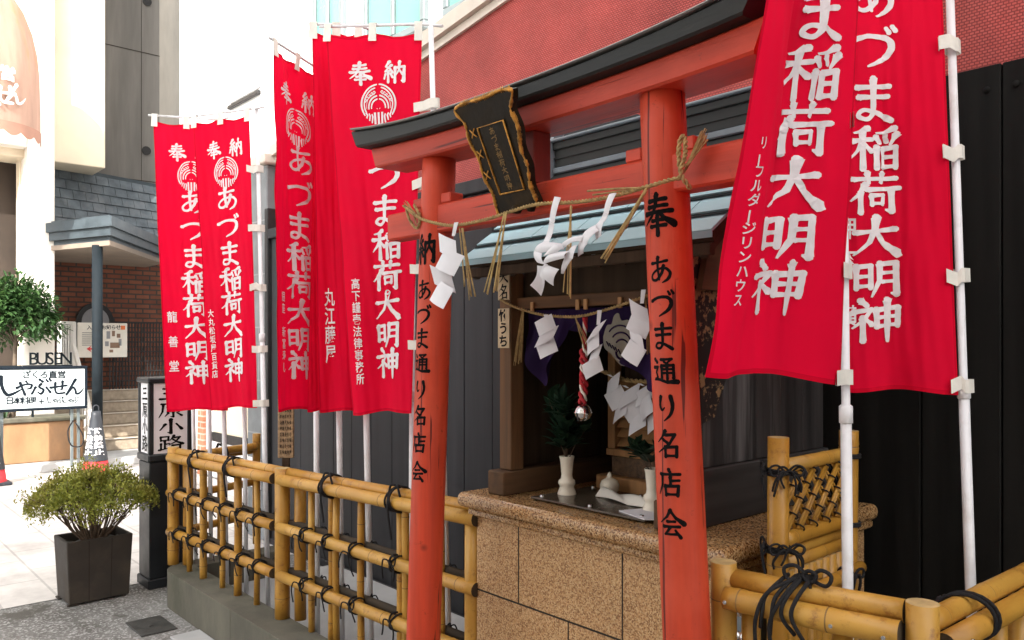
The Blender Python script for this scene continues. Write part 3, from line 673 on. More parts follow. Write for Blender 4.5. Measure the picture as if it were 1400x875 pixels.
for k in range(95):
    d = rv(rnd).normalized(); d.z = abs(d.z) * 1.0 - .52; cpos = tc + Vector((d.x * .44, d.y * .46, d.z * .72)) * rnd.uniform(.5, 1)
    st = Vector((tc.x, tc.y, lerp(tc.z - .5, tc.z + .3, rnd.random()))); mid = st.lerp(cpos, .5) + UP * .05
    b.tube(catmull([st, mid, cpos], 3), .007, 4)
    for j in range(46):
        q = cpos + rv(rnd) * .16; leaf(lb, q, (rv(rnd) + d * .8 + UP * -.2), UP, rnd.uniform(.06, .11), rnd.uniform(.028, .045))
b.build('trunk', 'trunk', t); lb.build('crown', 'leaf_tree', t, fix=False)
# small plants in the trough
t = thing('ground_plant', 'low bright green plant in the planter trough under the shop sign', 'plant', (-11.25, 1.75, .62))
lb = MB()
for k in range(90):
    q = Vector((-11.25 + rnd.uniform(-.1, .1), 1.72 + rnd.uniform(-.16, .16), .66)); leaf(lb, q, Vector((rnd.uniform(-1, 1), rnd.uniform(-1, 1), 1.2)), UP, .11, .04)
lb.build('leaves', 'leaf_tree', t, fix=False)
# standing metal letters
t = thing('metal_letters', 'row of grey metal standing letters behind the white shop sign, half hidden by the tree', 'sign', (-11.2, 2.2, 1.2))
la = atx(30, 499, -11.15); lz = atx(95, 499, -11.15); b = MB(); n_ = 5; h_ = atx(60, 481, -11.15).z - la.z
for k, ch in enumerate('BUSEN'):
    y = lerp(atx(46, 499, -11.15).y, atx(90, 499, -11.15).y, k / 4)
    for off in (0, .02):
        mp = plane_map((-11.15, y, la.z + h_ / 2), (0, 1, 0), (0, 0, -1), (1, 0, 0)); put(b, ch, mp, 0, 0, h_ * 1.25, h_ * 1.38, 0, off, .004)
b.box((-11.16, la.y - .5, la.z - .03), (-11.13, lz.y + .03, la.z - .005), 0, 0)
for y in (la.y - .4, la.y + .1, lz.y): b.box((-11.16, y, .66), (-11.14, y + .025, la.z - .031), 0, 0)
b.build('letters', 'steel_post', t)
# white shop sign on legs
XS = -10.4
e0 = atx(-14, 560, XS); e1 = atx(116, 504, XS); zt = 1.26; zbt = .82
t = thing('shop_sign', 'white shop sign with dark brush writing in a thin dark frame on metal legs', 'sign', (XS, (e0.y + e1.y) / 2, .11))
b = MB(); b.box((XS - .10, e0.y, zbt), (XS, e1.y, zt), 0, .004); pnl = b.build('panel', 'sign_bluish', t)
b = MB()
for (ya, yb, za, zz) in ((e0.y - .025, e1.y + .025, zt + .002, zt + .03), (e0.y - .025, e1.y + .025, zbt - .03, zbt - .002), (e0.y - .025, e0.y - .002, zbt, zt), (e1.y + .002, e1.y + .025, zbt, zt)): b.box((XS - .11, ya, za), (XS + .012, yb, zz), 0, .003)
b.build('frame', 'sign_ink', t)
b = MB(); mp = plane_map((XS, 0, 0), (0, 1, 0), (0, 0, -1), (1, 0, 0))
def sput(ch, px, py, s, bold=.02, sx=1): p = atx(px, py, XS); put(b, ch, mp, p.y, -p.z, s * sx, s, 0, .0035, min(bold, .024), step=.0002, wt=1.3)
for ch, px, py, s in (('し', 14, 528, .21), ('や', 34, 530, .15), ('ぶ', 56, 529, .17), ('せ', 80, 530, .15), ('ん', 102, 529, .165)): sput(ch, px, py, s * 1.1, .03, 1.05)
for k, ch in enumerate('ざくろ直営'): sput(ch, 36 + k * 12, 512 , .095, .045)
for k, ch in enumerate('日本料理'): sput(ch, 13 + k * 10.2, 547.5, .088, .045)
for k, ch in enumerate('しゃぶしゃぶ'): sput(ch, 68 + k * 7, 547, .075, .04, .9)
p = atx(56, 549, XS); b.box((XS + .002, p.y - .03, p.z - .006), (XS + .004, p.y + .03, p.z + .006), 0, 0); b.box((XS + .0045, p.y - .006, p.z - .03), (XS + .006, p.y + .006, p.z + .03), 0, 0)
b.build('lettering', 'sign_ink', pnl)
b = MB()                                                      # thin crackle lines across the face
for pts in (((-5, 552), (20, 538), (34, 515), (30, 500)), ((20, 538), (70, 545), (90, 530), (116, 522)), ((70, 545), (60, 558)), ((90, 530), (84, 505)), ((34, 515), (84, 512)), ((90, 530), (104, 556))):
    b.tube([atx(x, y, XS + .0006) for x, y in pts], .0016, 4)
b.build('pattern_lines', 'map_grey', pnl)
for px in (2, 98, 107):
    p = atx(px, 560, XS - .05); b = MB(); b.box((p.x - .015, p.y - .015, .112), (p.x + .015, p.y + .015, zbt - .031), 0, .002); b.build('leg', 'frame_grey', t)
b = MB(); p = atx(100, 575, XS + .02); b.tube(catmull([p, p + Vector((.02, -.06, -.12)), p + Vector((.03, -.03, -.28)), p + Vector((.02, .08, -.30)), p + Vector((.01, .10, -.18)), p + Vector((0, .02, -.02))], 5), .008, 6); b.build('cable', 'cord_black', t)
# map board
XM = -12.65
m0 = atx(106, 489, XM); m1 = atx(174, 442, XM)
t = thing('map_board', 'cream notice board with a red arrow and a small map, hung by the entrance steps', 'sign', (XM, (m0.y + m1.y) / 2, m0.z))
b = MB(); b.box((XM - .03, m0.y, m0.z), (XM, m1.y, m1.z), 0, .008); pnl = b.build('panel', 'cloth_white', t)
b = MB()
for py in (446, 484):
    p = atx(140, py, XM - .033); b.box((-13.29, p.y - .3, p.z - .012), (XM - .031, p.y - .27, p.z + .012), 0, 0); b.box((-13.29, p.y + .27, p.z - .012), (XM - .031, p.y + .3, p.z + .012), 0, 0)
b.build('bracket', 'iron', t)
b = MB(); mp = plane_map((XM, 0, 0), (0, 1, 0), (0, 0, -1), (1, 0, 0))
for k, ch in enumerate('入口のお知らせ'): p = atx(122 + k * 6.6, 447.5, XM); put(b, ch, mp, p.y, -p.z, .068, .068, 0, .002, .02)
for k in range(7):
    p = atx(112, 455 + k * 2.8, XM); b.box((XM + .001, p.y, p.z - .004), (XM + .0025, p.y + random.uniform(.12, .19), p.z + .004), 0, 0)
b.build('lettering', 'sign_ink', pnl)
b = MB(); p = atx(118, 477, XM); b.prism([(XM + .001, p.y, p.z), (XM + .001, p.y + .07, p.z + .05), (XM + .001, p.y + .05, p.z + .012), (XM + .001, p.y + .14, p.z + .012), (XM + .001, p.y + .14, p.z - .012), (XM + .001, p.y + .05, p.z - .012), (XM + .001, p.y + .07, p.z - .05)], (.002, 0, 0)); b.build('arrow', 'arrow_red', pnl)
b = MB(); p = atx(168, 448, XM); b.box((XM + .001, p.y - .03, p.z - .03), (XM + .003, p.y + .03, p.z + .03), 0, 0); b.build('emblem', 'orange', pnl)
b = MB()
for (x, y, w_, h_, mi) in ((148, 458, .05, .11, 1), (155, 456, .04, .08, 0), (162, 459, .05, .06, 0), (157, 472, .13, .08, 0), (146, 470, .05, .07, 1), (164, 468, .04, .10, 1), (152, 480, .05, .04, 0)):
    p = atx(x, y, XM); b.box((XM + .001, p.y - w_ / 2, p.z - h_ / 2), (XM + .003, p.y + w_ / 2, p.z + h_ / 2), mi, 0)
b.build('map', ['map_brown', 'map_grey'], pnl)
# cones
def cone(c, label, text, group, lettering=True):
    t = thing('traffic_cone', label, 'traffic cone', c, group)
    H = .75; c = Vector(c)
    b = MB(); b.box(c + Vector((-.17, -.17, 0)), c + Vector((.17, .17, .035)), 0, .008); b.build('base', 'cone_black', t)
    b = MB(); b.lathe([(.15, .036), (.145, .05), (.126, .172), (.12, .173)], c, 24); b.build('red_foot', 'cone_red', t)
    b = MB(); b.lathe([(.131, .17), (.055, H - .05), (.05, H), (.0, H + .002)], c, 28); cv = b.build('cover', 'cone_black', t)
    b = MB(); b.tube(catmull([c + Vector((.0, -.03, H)), c + Vector((0, -.028, H + .05)), c + Vector((0, .0, H + .07)), c + Vector((0, .028, H + .05)), c + Vector((0, .03, H))], 4), .007, 6); b.build('handle', 'cone_black', cv)
    if lettering:
        b = MB()
        def cmap(a0): return lambda u, v, off: c + Vector(((lerp(.131, .055, (v - .17) / (H - .22)) + .003 + off) * cos(a0 + u / .1), (lerp(.131, .055, (v - .17) / (H - .22)) + .003 + off) * sin(a0 + u / .1), v))
        for a0 in (.05, -1.05):
            for k, ch in enumerate(text):
                f = cmap(a0); put(b, ch, lambda u, v, off: f(u, (.52 - v), off), 0, k * .082, .10, .078, 0, .001, .035)
        b.build('lettering', 'sign_white', cv)
    return t
pc = atx(131, 660, -10.35); cone((pc.x, pc.y, .0045), 'black covered traffic cone with white writing, in front of the canopy post', '駐輪禁止', 'traffic cones')
pc = atx(-12, 662, -10.35); cone((pc.x, pc.y, .0045), 'traffic cone with a red band cut off by the left edge, below the shop sign', '駐輪禁止', 'traffic cones')
# ================================================================== LANTERN SIGN, PLANTER, BUSH
LX, LY = -5.29, 1.66
t = thing('lantern_sign', 'black box lantern sign with white panels and black brush writing, left of the bamboo fence', 'sign', (LX - .11, LY + .135, 0))
b = MB(); b.box((LX - .225, LY - .005, 0), (LX + .005, LY + .275, .06), 0, .006); b.box((LX - .215, LY + .005, .06), (LX - .005, LY + .265, .80), 0, .006)
b.box((LX - .225, LY - .005, .802), (LX + .005, LY + .275, .85), 0, .008); b.build('base', 'sign_black', t)
b = MB()
for (x, y) in ((0, 0), (-.22, 0), (0, .27), (-.22, .27)): b.box((LX + x - (.03 if x == 0 else 0), LY + y - (.03 if y else 0), .852), (LX + x + (.03 if x else 0), LY + y + (.03 if y == 0 else 0), 1.298), 0, .004)
b.box((LX - .228, LY - .008, 1.30), (LX + .008, LY + .278, 1.335), 0, .008); b.build('frame', 'sign_black', t)
b = MB(); b.box((LX - .21, LY + .01, .852), (LX - .008, LY + .26, 1.297), 0, 0); pn = b.build('panel', 'sign_white', t)
b = MB()
mp = plane_map((LX - .008, LY + .135, 1.075), (0, 1, 0), (0, 0, -1), (1, 0, 0)); mq = plane_map((LX - .11, LY + .01, 1.075), (1, 0, 0), (0, 0, -1), (0, -1, 0))
for k, ch in enumerate('三原小路'):
    put(b, ch, mp, 0, -.155 + k * .105, .15, .098, 0, .0015)
b.build('lettering', 'sumi', pn); b = MB()
for k, ch in enumerate('三原小路'): put(b, ch, mq, 0, -.155 + k * .105, .095, .098, 0, .0015)
b.build('lettering', 'sumi', pn)
# planter box
t = thing('planter_box', 'square dark brown planter box on the asphalt beside the lantern sign', 'planter', (-5.34, 1.37, 0))
A0 = Vector((-5.24, 1.19, 0)); A1 = Vector((-5.25, 1.545, 0)); dv = (A1 - A0).normalized(); pv = Vector((-dv.y, dv.x, 0)); W = (A1 - A0).length; D = .27; H = .385
cc = (A0 + A1) / 2 + pv * D / 2
def fr(s, z): return [cc + dv * (sx * W / 2 * s) + pv * (sy * D / 2 * s) + UP * z for sx, sy in ((-1, -1), (1, -1), (1, 1), (-1, 1))]
b = MB(); lo, hi, hin, lin = fr(.94, .012), fr(1.04, H), fr(.92, H), fr(.90, H - .05)
b.add(lo + hi + hin + lin, [[0, 1, 2, 3]] + [[i, (i + 1) % 4, 4 + (i + 1) % 4, 4 + i] for i in range(4)] + [[4 + i, 4 + (i + 1) % 4, 8 + (i + 1) % 4, 8 + i] for i in range(4)] + [[8 + i, 8 + (i + 1) % 4, 12 + (i + 1) % 4, 12 + i] for i in range(4)])
q = fr(.95, 0)
for i in range(4): d = (cc - q[i]); d.z = 0; d.normalize(); b.box(q[i] + d * .02 + Vector((-.025, -.025, .001)), q[i] + d * .05 + Vector((.025, .025, .0115)), 0, 0)
o = b.build('box', 'planter', t); m = o.modifiers.new('bevel', 'BEVEL'); m.width = .005; m.limit_method = 'ANGLE'
b = MB()
for k in (-1, 1):
    p0 = cc + dv * (k * W * .17) - pv * (D * .47 + .0005); p1 = cc + dv * (k * W * .18) - pv * (D * .52 + .001)
    b.prism([p0 + dv * -.0025 + UP * .015, p0 + dv * .0025 + UP * .015, p1 + dv * .0025 + UP * (H - .008), p1 + dv * -.0025 + UP * (H - .008)], pv * .004, 0)
b.build('board_joint', 'joint', t)
b = MB(); b.grid(lambda u, v: cc + dv * ((u - .5) * W * .89) + pv * ((v - .5) * D * .89) + UP * (H - .045 + .012 * sin(u * 17) * cos(v * 13)), 10, 8); b.build('soil', 'drain', t)
def shrub():
    rnd = random.Random(11); b = MB(); lb = MB(); base = cc + UP * (H - .04)
    for k in range(38):
        a = rnd.uniform(0, 2 * pi); rr = sqrt(rnd.random()); hgt = .40 - .17 * rr ** 2 + rnd.uniform(-.04, .05)
        tip = base + Vector((cos(a) * .29 * rr, sin(a) * .30 * rr, hgt)); st = base + Vector((cos(a) * .05 * rr, sin(a) * .06 * rr, 0))
        m1 = st.lerp(tip, .35) + Vector((rnd.uniform(-.02, .02), rnd.uniform(-.02, .02), -.01)); m2 = st.lerp(tip, .7) + Vector((rnd.uniform(-.025, .025), rnd.uniform(-.025, .025), .015))
        pth = catmull([st, m1, m2, tip], 4); b.tube(pth, [lerp(.0065, .0018, i / (len(pth) - 1)) for i in range(len(pth))], 5)
        for j in range(9):
            f = rnd.uniform(.35, 1); q = pth[int(f * (len(pth) - 1))]; e = q + Vector((rnd.gauss(0, .035) + (q.x - base.x) * .18, rnd.gauss(0, .035) + (q.y - base.y) * .18, rnd.uniform(.02, .085)))
            mid = q.lerp(e, .5) + rv(rnd) * .012; b.tube([q, mid, e], [.0028, .002, .0012], 4)
            dens = 16 if e.z > base.z + .20 else 3
            for i in range(dens):
                w = e + Vector((rnd.gauss(0, .020), rnd.gauss(0, .020), rnd.gauss(.008, .013)))
                leaf(lb, w, rv(rnd) + UP * .7, UP, rnd.uniform(.013, .026), rnd.uniform(.007, .012))
    # fuller top
    for i in range(15000):
        a = rnd.uniform(0, 2 * pi); rr = sqrt(rnd.random()); x, y = cos(a) * rr, sin(a) * rr
        n = .5 + .5 * sin(x * 9 + 1) * cos(y * 8 + 2) + .3 * sin(x * 19 + y * 23)
        if rnd.random() > .25 + .75 * n: continue
        z = .425 - .19 * rr ** 2 - .05 * rnd.random() ** 2 + .03 * sin(x * 7 + y * 5) + rnd.gauss(0, .020) - .02 * rnd.random()
        leaf(lb, base + Vector((x * .355, y * .37, z)), rv(rnd) + UP * .8, UP, rnd.uniform(.012, .024), rnd.uniform(.009, .015))
    t = thing('shrub', 'flat topped olive green shrub with bare lower twigs growing in the dark planter box', 'shrub', base)
    b.build('stems', 'stem', t); lb.build('foliage', 'leaf_bush', t, fix=False)
shrub()

# ================================================================== BAMBOO
def bamboo(b, p0, p1, r, rnd, sp=.27, ends=2, seg=14):
    """a bamboo pole with nodes: a slight swelling and a thin dark ring at each"""
    p0, p1 = Vector(p0), Vector(p1); L = (p1 - p0).length; d = (p1 - p0) / L
    nodes = []; x = rnd.uniform(.15, .9) * sp
    while x < L - .03: nodes.append(x); x += sp * rnd.uniform(.85, 1.15)
    pr = [(0, r)]; rings = []
    for x in nodes:
        pr += [(x - .016, r), (x - .005, r * 1.05), (x - .0015, r * 1.03), (x + .0015, r * 1.0), (x + .006, r * 1.045), (x + .018, r)]; rings.append(len(pr) - 4)
    pr.append((L, r)); pr = [(min(max(x, 0), L), q) for x, q in pr]
    bow = d.orthogonal().normalized() * rnd.uniform(-.004, .004)
    b.tube([p0 + d * x + bow * sin(pi * x / L) for x, q in pr], [q for x, q in pr], seg, 0, True, ends, lambda i: 1 if i in rings else 0)
BM = ['bamboo', 'bamboo_ring', 'bamboo_end', 'bamboo_cut']
def loop(b, c, ax, r, th=.0042, n=18, tilt=0, squash=1):
    ax = Vector(ax).normalized(); u = ax.orthogonal().normalized(); w = ax.cross(u)
    pts = [c + (u * cos(a) + w * sin(a) * squash) * r + ax * tilt * cos(a) for a in [2 * pi * k / n for k in range(n + 1)]]
    b.tube(pts, th, 6, 0, False)
def bowknot(b, c, out, side, s, rnd, th=.0035, tails=2, bows=2):
    out, side = Vector(out).normalized(), Vector(side).normalized(); c = Vector(c)
    b.lathe([(0.0001, -th * 2.2), (th * 2.4, -th), (th * 2.4, th), (0.0001, th * 2.2)], c, 8)
    for k in range(tails):
        e = (-1) ** k; q = [c, c + out * s * .25 + side * e * s * .3 + UP * s * .1, c + out * s * .22 + side * e * s * rnd.uniform(.4, .8) - UP * s * rnd.uniform(.3, .6), c + out * s * .1 + side * e * s * rnd.uniform(.4, .9) - UP * s * rnd.uniform(.8, 1.3)]
        b.tube(catmull(q, 4), th, 5)
    for k in range(bows):
        e = (-1) ** k; q = [c, c + side * e * s * .5 + UP * s * .45 + out * s * .15, c + side * e * s * .95 + UP * s * .3 + out * s * .25, c + side * e * s * .75 - UP * s * .12 + out * s * .25, c]
        b.tube(catmull(q, 5), th, 5)

# ---------------------------------------------------------------- long fence at the left
rnd = random.Random(21)
FA = Vector((-5.0, 1.71, 0)); FB = Vector((-2.245, 1.835, 0)); FD = (FB - FA).normalized(); FN = Vector((FD.y, -FD.x, 0))   # FN faces the alley
def fp(px):                                                # x position along the fence seen at image column px
    r_ = ray(px); den = r_.x * FD.y - r_.y * FD.x; s = (r_.x * (-FA.y) - r_.y * (-FA.x)) / den
    return s
def FP(s, z, off=0): return FA + FD * s + UP * z + FN * off
LEN = (FB - FA).length
def zr(s, z0, z1): return lerp(z0, z1, s / LEN)
t = thing('bamboo_fence', 'long bamboo lattice fence tied with black cord along the kerb wall, under the left banners', 'fence', (-3.6, 1.77, .215))
s_main = fp(386)
posts = [(0.0, .033, .925, 0), (s_main, .036, .945, 0), (LEN - .012, .030, .90, .01)]
for s, r_, zt_, off in posts:
    b = MB(); bamboo(b, FP(s, .216, off), FP(s, zt_, off), r_, rnd, .32, 3); b.build('post', BM, t)
b = MB(); bamboo(b, FP(s_main + .085, .216, -.05), FP(s_main + .085, .90, -.05), .028, rnd, .3, 3); b.build('post', BM, t)
b = MB(); bamboo(b, FP(.07, .216, -.06), FP(.07, .88, -.06), .03, rnd, .3, 3); b.build('post', BM, t)
# rails, in two lengths: corner post to main post, main post to the plinth
zT = (.865, .925); zM = (.655, .675); zL = (.42, .445)
segs = [(.02, s_main - .03), (s_main + .03, LEN + .03)]
for (sa, sb) in segs:
    for (zz, off, dz, r_) in ((zT, .028, 0, .0265), (zT, -.020, .027, .025), (zM, .030, 0, .0255), (zL, .030, 0, .0255)):
        b = MB(); bamboo(b, FP(sa, zr(sa, *zz) + dz, off), FP(sb, zr(sb, *zz) + dz, off), r_, rnd, .30); b.build('rail', BM, t)
    for zz in (zM, zL):
        b = MB(); b.tube([FP(sa, zr(sa, *zz) + .012, -.03), FP(sb, zr(sb, *zz) + .012, -.03)], .018, 10, 2); b.build('back_rail', BM, t)
bal = [258, 277, 303, 324, 350, 425, 452, 459, 493, 546, 553, 601]
for px in bal:
    s = fp(px); r_ = .0155 if px not in (277, 324) else .021
    b = MB(); bamboo(b, FP(s, .216, -.004), FP(s, zr(s, *zT) - .02, -.004), r_, rnd, .25, 3, 10); b.build('baluster', BM, t)
for px in [250, 270, 290, 314, 337, 360, 425, 456, 493, 549, 600]:
    s = fp(px)
    for zz in (zM, zL):
        b = MB(); c = FP(s, zr(s, *zz), .022)
        loop(b, c, FD + UP * .45, .036, .0042, tilt=.0, squash=1.05); loop(b, c, FD - UP * .45, .0365, .0042)
        bowknot(b, FP(s, zr(s, *zz) + rnd.uniform(-.005, .02), .060), FN, FD, rnd.uniform(.05, .075), rnd, .0033, 2, rnd.choice([0, 1, 1]))
        bowknot(b, FP(s, zr(s, *zz) + .02, -.055), -FN, FD, .05, rnd, .0033, 2, 0)
        b.build('cord_tie', 'cord_black', t)
for px in (273, 322, 455, 547):                              # thick bindings on the double top rail
    s = fp(px); b = MB(); z = zr(s, *zT) + .012
    for k in range(4):
        c = FP(s + (k - 1.5) * .009, z, .004); ax = FD; u = UP; w = FN
        pts = [c + w * cos(a) * .062 + u * sin(a) * .050 + FD * .010 * sin(a + k) for a in [2 * pi * j / 22 for j in range(23)]]
        b.tube(pts, .0048, 6, 0, False)
    bowknot(b, FP(s, z + .050, .01), FN, FD, .07, rnd, .005, 2, 0)
    pts = catmull([FP(s, z + .04, .055), FP(s + .015, z - .03, .072), FP(s + .02, z - .10, .066), FP(s + .028, z - .15, .064)], 5); b.tube(pts, .005, 6)
    b.build('cord_binding', 'cord_black', t)
# return of the fence towards the wall
RA, RB = Vector((-5.0, 1.76, 0)), Vector((-5.14, 2.30, 0)); RD = (RB - RA).normalized(); RN = Vector((-RD.y, RD.x, 0)); RL = (RB - RA).length
for s, r_ in ((RL * .5, .024), (RL, .026)):
    b = MB(); bamboo(b, RA + RD * s + UP * .217, RA + RD * s + UP * (.86 if s < RL else .95), r_, rnd, .3, 3); b.build('post', BM, t)
for (z, off, r_) in ((.835, .026, .025), (.862, -.02, .025), (.62, .026, .024), (.40, .026, .024)):
    b = MB(); bamboo(b, RA + RD * .0 + RN * off + UP * z, RA + RD * (RL - .02) + RN * off + UP * (z + .005), r_, rnd, .28); b.build('rail', BM, t)
for s in (RL * .5,):
    b = MB(); loop(b, RA + RD * s + UP * .85, RD, .06, .0045); loop(b, RA + RD * (s + .01) + UP * .85, RD, .06, .0045); bowknot(b, RA + RD * s + UP * .905, RN, RD, .05, rnd, .0045, 2, 0)
    b.build('cord_binding', 'cord_black', t)

# ---------------------------------------------------------------- corner fence at the right
GA = Vector((-1.095, 1.655, 0)); GB = Vector((-.664, 1.715, 0)); GD = (GB - GA).normalized(); GN = Vector((GD.y, -GD.x, 0)); GL = (GB - GA).length
HC = Vector((-.615, 2.55, 0)); HD = (HC - GB).normalized(); HN = Vector((HD.y, -HD.x, 0)); HL = (HC - GB).length
t = thing('bamboo_fence', 'bamboo corner fence in front of the black wall, below the right banners', 'fence', (-.8, 1.75, 0))
for p, r_, z in ((GA + GD * .0, .030, 1.03), (GB, .032, 1.022), (GB + HD * .36, .026, .93), (GB + HD * .50, .022, .94), (HC, .03, 1.0)):
    b = MB(); bamboo(b, p + UP * .001, p + UP * z, r_, rnd, .33, 3, 18); b.build('post', BM, t)
b = MB(); bamboo(b, GA + GD * .055 - GN * .03 + UP * .001, GA + GD * .055 - GN * .03 + UP * .93, .022, rnd, .3, 3); b.build('post', BM, t)
b = MB(); bamboo(b, GA + GD * .27 - GN * .02 + UP * .001, GA + GD * .27 - GN * .02 + UP * .93, .022, rnd, .3, 3); b.build('post', BM, t)
for (z, off, r_) in ((.955, .030, .0265), (.992, -.006, .0245), (.55, .03, .025)):
    b = MB(); bamboo(b, GA + GD * .02 + GN * off + UP * z, GB - GD * .034 + GN * off + UP * (z + .004), r_, rnd, .22, 2, 18); b.build('rail', BM, t)
for (z, off, r_) in ((.935, .028, .025), (.968, -.012, .024), (.52, .03, .025)):
    b = MB(); bamboo(b, GB + HD * .034 + HN * off + UP * z, HC + HN * off + UP * (z + .012), r_, rnd, .26, 2, 18); b.build('rail', BM, t)
b = MB()                                                     # binding with four long strands
for k in range(4):
    s = .135 + k * .022; c = GA + GD * s + UP * .972; 
    pts = catmull([c - GN * .035 + UP * .03, c + UP * .055 + GN * .0 + GD * (.02 - k * .004), c + GN * .055 + UP * .018 - GD * .006, c + GN * .064 - UP * .02 - GD * .012, c + GN * .050 - UP * (.060 + .012 * (k % 2)) - GD * (.022 if k < 2 else -.012)], 6); b.tube(pts, .0047, 7)
c = GA + GD * .185 + UP * 1.028
bowknot(b, c + GD * .02, GN, GD, .055, rnd, .0047, 0, 2); bowknot(b, c, GN, GD, .04, rnd, .0047, 1, 1)
b.tube(catmull([c, c + GN * .06 - UP * .03 - GD * .05, c + GN * .068 - UP * .09 - GD * .075, c + GN * .06 - UP * .15 - GD * .08], 6), .0045, 6)
b.tube(catmull([c, c + GN * .06 - UP * .04 - GD * .02, c + GN * .066 - UP * .10 - GD * .045, c + GN * .06 - UP * .165 - GD * .04], 6), .0045, 6)
b.build('cord_binding', 'cord_black', t)
b = MB()
for k in range(2):
    c = GB + HD * (.20 + k * .02) + UP * .95
    pts = [c + HN * cos(a) * .058 + UP * sin(a) * .05 + HD * .012 * cos(a) for a in [2 * pi * j / 22 for j in range(23)]]; b.tube(pts, .0046, 7, 0, False)
bowknot(b, GB + HD * .24 - HN * .055 + UP * .965, -HN, HD, .05, rnd, .0046, 2, 0)
b.build('cord_binding', 'cord_black', t)
for (pa, nn) in ((GA + GD * .03, GN), (GA + GD * .27, GN), (GB - GD * .06, GN), (GB + HD * .1, HN), (GB + HD * .42, HN)):
    b = MB(); c = pa + nn * (.030 + .0262) + UP * (.952 if nn is GN else .937); b.tube([c - nn * .004, c + nn * .003], .0045, 8); b.build('screw', 'steel', t)

# ---------------------------------------------------------------- bamboo side gate with a lattice window
KA, KB = Vector((-1.075, 1.87, 0)), Vector((-1.08, 2.265, 0)); KD = (KB - KA).normalized(); KN = Vector((KD.y, -KD.x, 0)); KL = (KB - KA).length
t = thing('bamboo_gate', 'tall bamboo screen with a diagonal lattice window, beside the granite plinth', 'screen', (-1.08, 2.06, 0))
b = MB(); bamboo(b, KA + UP * .001, KA + UP * 1.312, .0265, rnd, .40, 3, 18); b.build('post', BM, t)
b = MB(); bamboo(b, KB + UP * .001, KB + UP * 1.30, .0265, rnd, .40, 3, 18); b.build('post', BM, t)
for (z, r_) in ((1.235, .0185), (1.045, .019), (1.012, .013), (.985, .019)):
    b = MB(); bamboo(b, KA + KD * .02 + UP * z, KB - KD * .02 + UP * z, r_, rnd, .3); b.build('rail', BM, t)
b = MB(); n = 9
for k in range(n):
    s = .04 + (KL - .08) * k / (n - 1); bamboo(b, KA + KD * s + UP * .02, KA + KD * s + UP * .968, .019, rnd, .33, 3, 8)
b.build('panel', BM, t)
b = MB(); bamboo(b, KA + KD * .02 + KN * .035 + UP * .90, KB - KD * .0 + KN * .035 + UP * .915, .017, rnd, .26); b.build('rail', BM, t)
z0, z1 = 1.062, 1.218; hh = z1 - z0
b = MB(); kn = MB()
for sgn in (1, -1):
    for k in range(-3, 9):
        s0_ = .02 + k * .072
        for w in (-.0055, .0055):
            sa, sb = s0_, s0_ + hh; za, zb_ = (z0, z1) if sgn > 0 else (z1, z0)
            lo, hi = .022, KL - .022
            if sb < lo or sa > hi: continue
            fa = max(0, (lo - sa) / (sb - sa)); fb = min(1, (hi - sa) / (sb - sa))
            if fb - fa < .1: continue
            P0 = KA + KD * lerp(sa, sb, fa) + UP * lerp(za, zb_, fa); P1 = KA + KD * lerp(sa, sb, fb) + UP * lerp(za, zb_, fb)
            side = Vector((KD.x * (-1 if sgn > 0 else 1), KD.y * (-1 if sgn > 0 else 1), 1)).normalized() * w
            o_ = KN * (.006 if sgn > 0 else -.004); b.tube([P0 + side + o_, P1 + side + o_], .0048, 7)
for i in range(-3, 9):
    for j in range(-3, 9):
        su = (i + j) * .036 + .02 + hh / 2; zz = z0 + (j - i) * .036 + hh / 2
        if .03 < su < KL - .03 and z0 + .005 < zz < z1 - .005:
            c = KA + KD * su + UP * zz + KN * .004; loop(kn, c, KD + UP, .0145, .0024, 10); 
b.build('lattice', 'bamboo', t); kn.build('lattice_ties', 'cord_black', t)
for z, big in ((1.225, 1), (1.028, 1)):
    b = MB()
    for k in range(3): loop(b, KA + UP * (z + (k - 1) * .006), UP + KN * .1 * (k - 1), .0295, .0034)
    vr = Vector((.55, -.83, 0)); sd_ = RT
    bowknot(b, KA + UP * z + vr * .033 + sd_ * .018, vr, sd_, .045, rnd, .0030, 4, 2); bowknot(b, KA + UP * z - sd_ * .03, -sd_, vr, .05, rnd, .0030, 4, 2); bowknot(b, KA + UP * z + vr * .03 + sd_ * .03, vr, sd_, .035, rnd, .0030, 2, 2)
    b.build('cord_tie', 'cord_black', t)
for z in (1.225, 1.03):
    b = MB()
    for k in range(2): loop(b, KB + UP * (z + k * .007), UP, .030, .004)
    b.build('cord_tie', 'cord_black', t)
b = MB(); bowknot(b, KA + KD * .30 + KN * .058 + UP * .91, KN, KD, .04, rnd, .004, 2, 1); loop(b, KA + KD * .30 + KN * .035 + UP * .91, KD, .022, .0035); b.build('cord_tie', 'cord_black', t)

